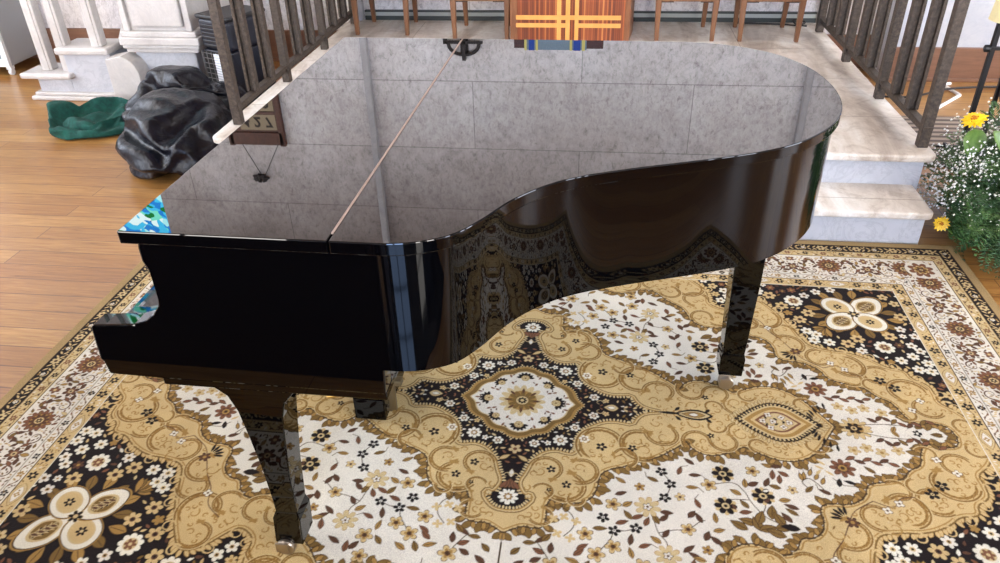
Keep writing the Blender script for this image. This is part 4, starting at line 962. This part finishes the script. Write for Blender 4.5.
while t_ < 5200:
    t_ += 1; u, v = rr.uniform(0, 1.33), rr.uniform(0, .73); r = .0205
    if isc(u, v, r, CREAM) and free(u, v, r*1.0):
        a = rr.uniform(0, PI); k = rr.random()
        if k < .68:
            Q.leaf(u, v, .036, .013, a, rr.choice((BROWN, RUST, OLIVE, GOLD2)), LINE, True, .0014)
            if rr.random() < .6: Q.stroke([(u-.018*math.cos(a), v-.018*math.sin(a)), (u-.034*math.cos(a+.5), v-.034*math.sin(a+.5))], .0022, LINE)
        elif k < .84: Q.flower(u, v, .015, 5, rr.choice((GOLD, PALE, GOLD2)), BROWN, LINE, a, .8, .4, .3, None, .0015)
        else: Q.flower(u, v, .014, 5, DARK, CREAM, None, a, .6, .3, .25)
        placed.append((u, v, r))
# dark corners
placed = []
kc = (1.208, .652)
for a in range(16):
    an = 2*PI*a/16+.2; rad = .135+.012*(a % 2)
    Q.leaf(kc[0]+rad*math.cos(an), kc[1]+rad*.92*math.sin(an), .06, .030, an, GOLD2 if a % 2 else OLIVE, LINE)
for an, Ln, Wd in ((PI*.25, .150, .100), (PI*.75, .120, .102), (PI*1.25, .140, .098), (PI*1.75, .120, .102)):
    q = (kc[0]+(Ln/2+.008)*math.cos(an), kc[1]+(Ln/2+.008)*math.sin(an)*.95)
    Q.leaf(*q, Ln+.016, Wd+.018, an+PI, BROWN, None, False) if 0 else None
    w = Q.win(q[0], q[1], Ln)
    A, X_, Y_ = w; c, d = math.cos(an), math.sin(an); x = (X_*c+Y_*d)/(Ln/2); y = (-X_*d+Y_*c)/(Wd/2)
    pw = 1.5 if Ln > .13 else 2.2
    dd = np.abs(x)**pw*np.where(x > 0, 1, 1)+np.abs(y)**2
    A[dd < 1.22] = GOLD2; A[dd < 1.1] = LINE; A[dd < 1.0] = WHITE; A[dd < .50] = PALE; A[dd < .36] = GOLD if pw > 2 else OLIVE
    Q.flower(q[0], q[1], .017, 6, DARK, PALE, None, an)
    if pw < 2:
        for k in range(4): Q.leaf(q[0]+(k-1.5)*.016*c, q[1]+(k-1.5)*.016*d, .026, .009, an+.8, DARK, PALE, False); Q.leaf(q[0]+(k-1.5)*.016*c, q[1]+(k-1.5)*.016*d, .026, .009, an-.8, BROWN, PALE, False)
Q.flower(kc[0], kc[1], .022, 6, DARK, GOLD, PALE, 0)
placed.append((kc[0], kc[1], .165))
for k in range(7): a = PI*1.25+(k-3)*.3; Q.leaf(1.085+.022*math.cos(a), .54+.022*math.sin(a), .055, .017, a, (GOLD2, OLIVE)[k % 2], LINE, False)
placed.append((1.078,.532,.04))
def kf(u, v, r, n, col, cc): Q.flower(u, v, r, n, col, cc, None, rr.random()*3, .6, .42, .34); placed.append((u, v, r+.003))
for u, v in ((1.263,.449),(1.001,.719),(.86,.775)): Q.flower(u, v, .036, 9, WHITE, PALE, None, 0, .6, .7, .55); Q.flower(u, v, .016, 6, RUST, PALE, BROWN); placed.append((u, v, .038))
for u, v in ((1.38,.325),(1.342,.331),(1.384,.37),(1.298,.376),(1.345,.405),(1.076,.456),(1.025,.463),(1.011,.519),(1.04,.50)): kf(u, v, .0225, 6, WHITE, GOLD)
for u, v in ((1.182,.49),(1.14,.455),(1.0,.592),(1.04,.64),(1.377,.653),(1.30,.52),(.914,.747),(.95,.68)): kf(u, v, .026, 6, GOLD, BROWN)
for u, v in ((1.352,.57),(1.39,.53),(1.10,.79),(1.05,.76),(1.35,.78),(1.38,.74),(1.16,.81),(.75,.72),(.72,.69),(.74,.76),(.70,.79),(1.36,.47),(1.38,.44)): kf(u, v, .020, 5, rr.choice((WHITE, CREAM, PALE)), GOLD2)
t_ = 0
while t_ < 9000:
    t_ += 1; u, v = rr.uniform(.6, 1.41), rr.uniform(.05, .83); r = rr.choice((.021, .018, .014, .010, .008))
    if isc(u, v, r*.85, DARK) and free(u, v, r*.93):
        if r > .012: Q.flower(u, v, r, rr.choice((5, 6)), rr.choice((WHITE, CREAM, GOLD, RUST, GOLD2, WHITE, BROWN)), GOLD2, None, rr.random()*3, .6, .4, .3)
        else: Q.leaf(u, v, r*2.4, r*1.0, rr.uniform(0, PI), rr.choice((PALE, WHITE, RUST, GOLD, OLIVE, BROWN)), None, False)
        placed.append((u, v, r))
# borders: strip tile drawn once (s along the edge, e from the outer edge inwards), mirrored repeats
PER, ED = .30, .372
S = Canvas(int(PER/HS), int(ED/HS), CREAM)
def band(e0, e1, col): S.a[int(e0/HS):int(e1/HS)] = col
band(0, .042, clr(168,142,98)); band(.042, .092, DARK); band(.092, .136, PALE); band(.136, .285, CREAM); band(.285, .322, CREAM); band(.322, .366, GOLD); band(.366, .372, CREAM)
for e in (.042, .092, .136, .285, .322): S.stroke([(0, e), (PER, e)], .0034, LINE)
S.stroke([(0, .140), (PER, .140)], .002, WHITE); S.stroke([(0, .367), (PER, .367)], .006, PALE)
for i in range(5):
    s0 = PER*i/4
    if i % 2 == 0:
        S.flower(s0, .067, .019, 6, PALE, BROWN, None, 0, .7, .5, .35); 
    else:
        curl(S, s0, .067, .018, .5, 1, GOLD, .004); S.flower(s0, .067, .009, 5, CREAM, GOLD2, None)
    for d in (-.026, .026): S.leaf(s0+d, .058, .022, .007, .8, GOLD, None, False); S.leaf(s0+d, .077, .022, .007, -.8, PALE, None, False)
    S.flower(s0, .114, .014, 6, DARK if i % 2 else RUST, PALE, None, 0, .7, .4, .3)
    S.stroke([(s0+PER/4*t/10, .114+.013*math.sin(t/10*2*PI)) for t in range(11)], .0032, OLIVE); S.leaf(s0+.030, .123, .016, .007, .4, BROWN, None, False); S.leaf(s0+.045, .105, .016, .007, .4, GOLD2, None, False)
    S.flower(s0, .303, .013, 5, DARK if i % 2 == 0 else GOLD2, CREAM, None, 0, .7, .4, .3); S.stroke([(s0+PER/4*t/10, .303-.011*math.sin(t/10*2*PI)) for t in range(11)], .003, OLIVE); S.leaf(s0+.030, .296, .015, .006, .4, RUST, None, False); S.leaf(s0+.046, .31, .015, .006, .4, BROWN, None, False)
for s0 in (0, PER): 
    S.flower(s0, .344, .019, 5, DARK, GOLD, None, .3, .7, .35, .3)
for s0 in (PER/2,):
    for a_ in (1,): S.leaf(s0, .344, .085, .040, 0, PALE, OLIVE, False); S.leaf(s0, .344, .06, .026, 0, CREAM, GOLD2, False); S.flower(s0, .344, .010, 4, GOLD2, CREAM, None)
for s0 in (PER/4, PER*.75): S.flower(s0, .344, .017, 6, DARK, GOLD, None, 0, .7, .4, .3)
# main border: palmette at s=PER/2, scroll between
S.flower(PER/2, .208, .050, 14, RUST, GOLD2, LINE, 0, .8, .74, .62, PALE); S.flower(PER/2, .208, .030, 10, BROWN, GOLD, LINE, 0, .7, .6, .5); S.flower(PER/2, .208, .012, 6, DARK, PALE, None)
for s0, sg in ((0, 1), (PER, -1)):
    S.stroke([(s0+sg*.10*t/12, .21+.05*math.sin(t/12*2*PI)) for t in range(13)], .0045, BROWN)
    for k in range(7): t = k/6; S.leaf(s0+sg*(.03+.06*t), .21+.045*math.sin((.3+.6*t)*2*PI), .030, .012, (.2 if sg > 0 else PI-.2)+.7*k*sg, (BROWN, RUST, OLIVE)[k % 3], LINE, False, .0016)
    curl(S, s0+sg*.075, .245, .026, PI if sg > 0 else 0, -sg, BROWN, .006); curl(S, s0+sg*.08, .17, .022, 0, sg, RUST, .005)
    S.flower(s0, .225, .026, 6, BROWN, PALE, LINE, 0, .7, .4, .35, RUST); S.leaf(s0, .262, .03, .014, PI/2, GOLD2, LINE, False)
    S.flower(s0, .165, .018, 5, RUST, GOLD, LINE, 0)
    for d in (.035, .055, .09): S.leaf(s0+sg*d, .20+.02*math.sin(d*90), .024, .010, 1.2+d*30, (GOLD2, BROWN)[int(d*100) % 2], LINE, False, .0015)
tt = 0; sp_l = []
def quiet(cv, u, v, r):
    i, j = int(u/HS), int(v/HS); n_ = int(r/HS)
    if i-n_ < 0 or j-n_ < 0 or i+n_ >= cv.nu or j+n_ >= cv.nv: return False
    w_ = cv.a[j-n_:j+n_+1, i-n_:i+n_+1].reshape(-1, 3); return np.abs(w_-w_[0]).sum() < .5
while tt < 5000:
    tt += 1; s_, e_ = rr.uniform(0, PER), rr.uniform(.045, .36); r_ = rr.choice((.011, .008, .006, .005))
    if quiet(S, s_, e_, r_):
        if .136 < e_ < .29: S.leaf(s_, e_, r_*2.6, r_*1.05, rr.uniform(0, PI), rr.choice((BROWN, RUST, GOLD2, OLIVE, PALE)), LINE if r_ > .007 else None, False, .0012)
        elif e_ < .092: S.leaf(s_, e_, r_*2.2, r_, rr.uniform(0, PI), rr.choice((GOLD, PALE, GOLD2)), None, False)
        else: S.leaf(s_, e_, r_*2.0, r_*.8, rr.uniform(0, PI), rr.choice((OLIVE, BROWN, GOLD2, CREAM)), None, False)
uu, vv = np.meshgrid((np.arange(NU)+.5)*HS, (np.arange(NV)+.5)*HS)
eu, ev = RU-uu, RV-vv; e = np.minimum(eu, ev); sd = np.where(eu < ev, vv, uu)
nS = S.a.shape[1]; sm = np.abs(((sd/PER+.5) % 2)-1)*PER; si = np.clip((sm/HS).astype(int), 0, nS-1)
m_ = e < ED; ei = np.clip((e/HS).astype(int), 0, S.a.shape[0]-1)
Q.a[m_] = S.a[ei[m_], si[m_]]
# corner of the main border
for (u, v, r) in ((RU-.208, RV-.208, .05),): Q.disc(u, v, .062, CREAM); Q.flower(u, v, r, 8, RUST, GOLD2, LINE, .3, .8, .6, .5, PALE); Q.flower(u, v, .02, 6, BROWN, PALE, LINE)
q2 = Q.a[:NV//2*2, :NU//2*2].reshape(NV//2, 2, NU//2, 2, 3).mean((1, 3))
half = np.concatenate([q2[:, ::-1], q2], 1); fullc = np.concatenate([half[::-1], half], 0)
h2, w2 = fullc.shape[:2]; st_ = HS*2
xs = (np.arange(w2)-w2/2+.5)*st_; ys = (np.arange(h2)-h2/2+.5)*st_
X2, Y2 = np.meshgrid(xs, ys)
fade = np.clip((RV-np.abs(Y2))/.5, 0, 1)
Yw = Y2-.03*X2*fade
Z2 = .011+.0012*np.sin(X2*2.3+1)*np.sin(Y2*3.1)
edge = (np.abs(X2) > xs[-1]-.004) | (np.abs(Y2) > ys[-1]-.004); Z2[edge] = .001
co3 = np.stack([X2, Yw, Z2], -1).reshape(-1, 3).astype(np.float32)
me = bpy.data.meshes.new('oriental_rug'); nvt = w2*h2; nf = (w2-1)*(h2-1)
me.vertices.add(nvt); me.vertices.foreach_set('co', co3.ravel())
I = (np.arange(h2-1)[:, None]*w2+np.arange(w2-1)[None, :]).ravel()
fv = np.stack([I, I+1, I+1+w2, I+w2], 1).astype(np.int32)
me.loops.add(nf*4); me.loops.foreach_set('vertex_index', fv.ravel())
me.polygons.add(nf); me.polygons.foreach_set('loop_start', np.arange(0, nf*4, 4, dtype=np.int32))
me.polygons.foreach_set('use_smooth', np.ones(nf, dtype=bool))
me.update(calc_edges=True)
ca = me.color_attributes.new('Col', 'FLOAT_COLOR', 'POINT')
ca.data.foreach_set('color', np.concatenate([fullc, np.ones((h2, w2, 1), np.float32)], -1).astype(np.float32).ravel())
me.materials.append(M['carpet'])
rug = bpy.data.objects.new('oriental_rug', me); C.objects.link(rug); rug.location = (-.203, 1.935, 0)
settag(rug, 'large cream, gold and dark brown floral oriental rug beneath the black piano', 'rug')
# ------------------------------------------------------------------ pews added behind the viewpoint, unseen, to darken reflections in the piano sides
def make_pew():
    t = thing('added_pew', 'x', 'pew')
    obj('seat', MB().box(-1.1, 1.1, -.22, .18, .42, .455), M['pew'], t, bevel=.008)
    obj('backrest', MB().prism_x([(-.24, .42), (-.20, .42), (-.28, .92), (-.32, .92)], -1.1, 1.1), M['pew'], t, bevel=.008)
    for s in (-1, 1): obj('end_panel', MB().prism_x([(-.28, 0), (.16, 0), (.20, .46), (.16, .60), (-.20, .62), (-.30, .96), (-.36, .96)], s*1.12-.025, s*1.12+.025), M['pew'], t, bevel=.01)
    obj('front_panel', MB().box(-1.1, 1.1, .30, .325, .0, .78).box(-1.12, 1.12, .26, .35, .78, .81), M['pew'], t, bevel=.006)
    return t
# ------------------------------------------------------------------ light
w = bpy.data.worlds.new('World'); bpy.context.scene.world = w; w.use_nodes = True
w.node_tree.nodes['Background'].inputs[0].default_value = (.75, .85, 1, 1); w.node_tree.nodes['Background'].inputs[1].default_value = .6
def area(name, loc, rot, sx, sy, e, col):
    l_ = bpy.data.lights.new(name, 'AREA'); l_.shape = 'RECTANGLE'; l_.size = sx; l_.size_y = sy; l_.energy = e; l_.color = col
    o = bpy.data.objects.new(name, l_); C.objects.link(o); o.location = loc; o.rotation_euler = rot; return o
p0 = make_pew()
for i, (x, y, lab) in enumerate(((-1.78, .14, 'added dark pew out of view, darkens the reflection in the keyboard side of the piano'), (2.1, -.55, 'added dark pew out of view, darkens the reflection in the curved side of the piano'))):
    c = p0 if i == 0 else copy_tree(p0)
    c.location = (x, y, 0); c['label'] = lab; c['group'] = 'dark pews added behind the viewpoint for reflections'
sc = bpy.context.scene
sc.view_settings.view_transform = 'Standard'; sc.view_settings.look = 'None'; sc.view_settings.gamma = 1; sc.view_settings.use_curve_mapping = False
sc.view_settings.exposure = 0.06
sc.cycles.max_bounces = 8; sc.cycles.diffuse_bounces = 4; sc.cycles.glossy_bounces = 5; sc.cycles.caustics_reflective = False; sc.cycles.caustics_refractive = False
sc.cycles.sample_clamp_indirect = 6.0
try: sc.cycles.use_denoising = True
except Exception: pass
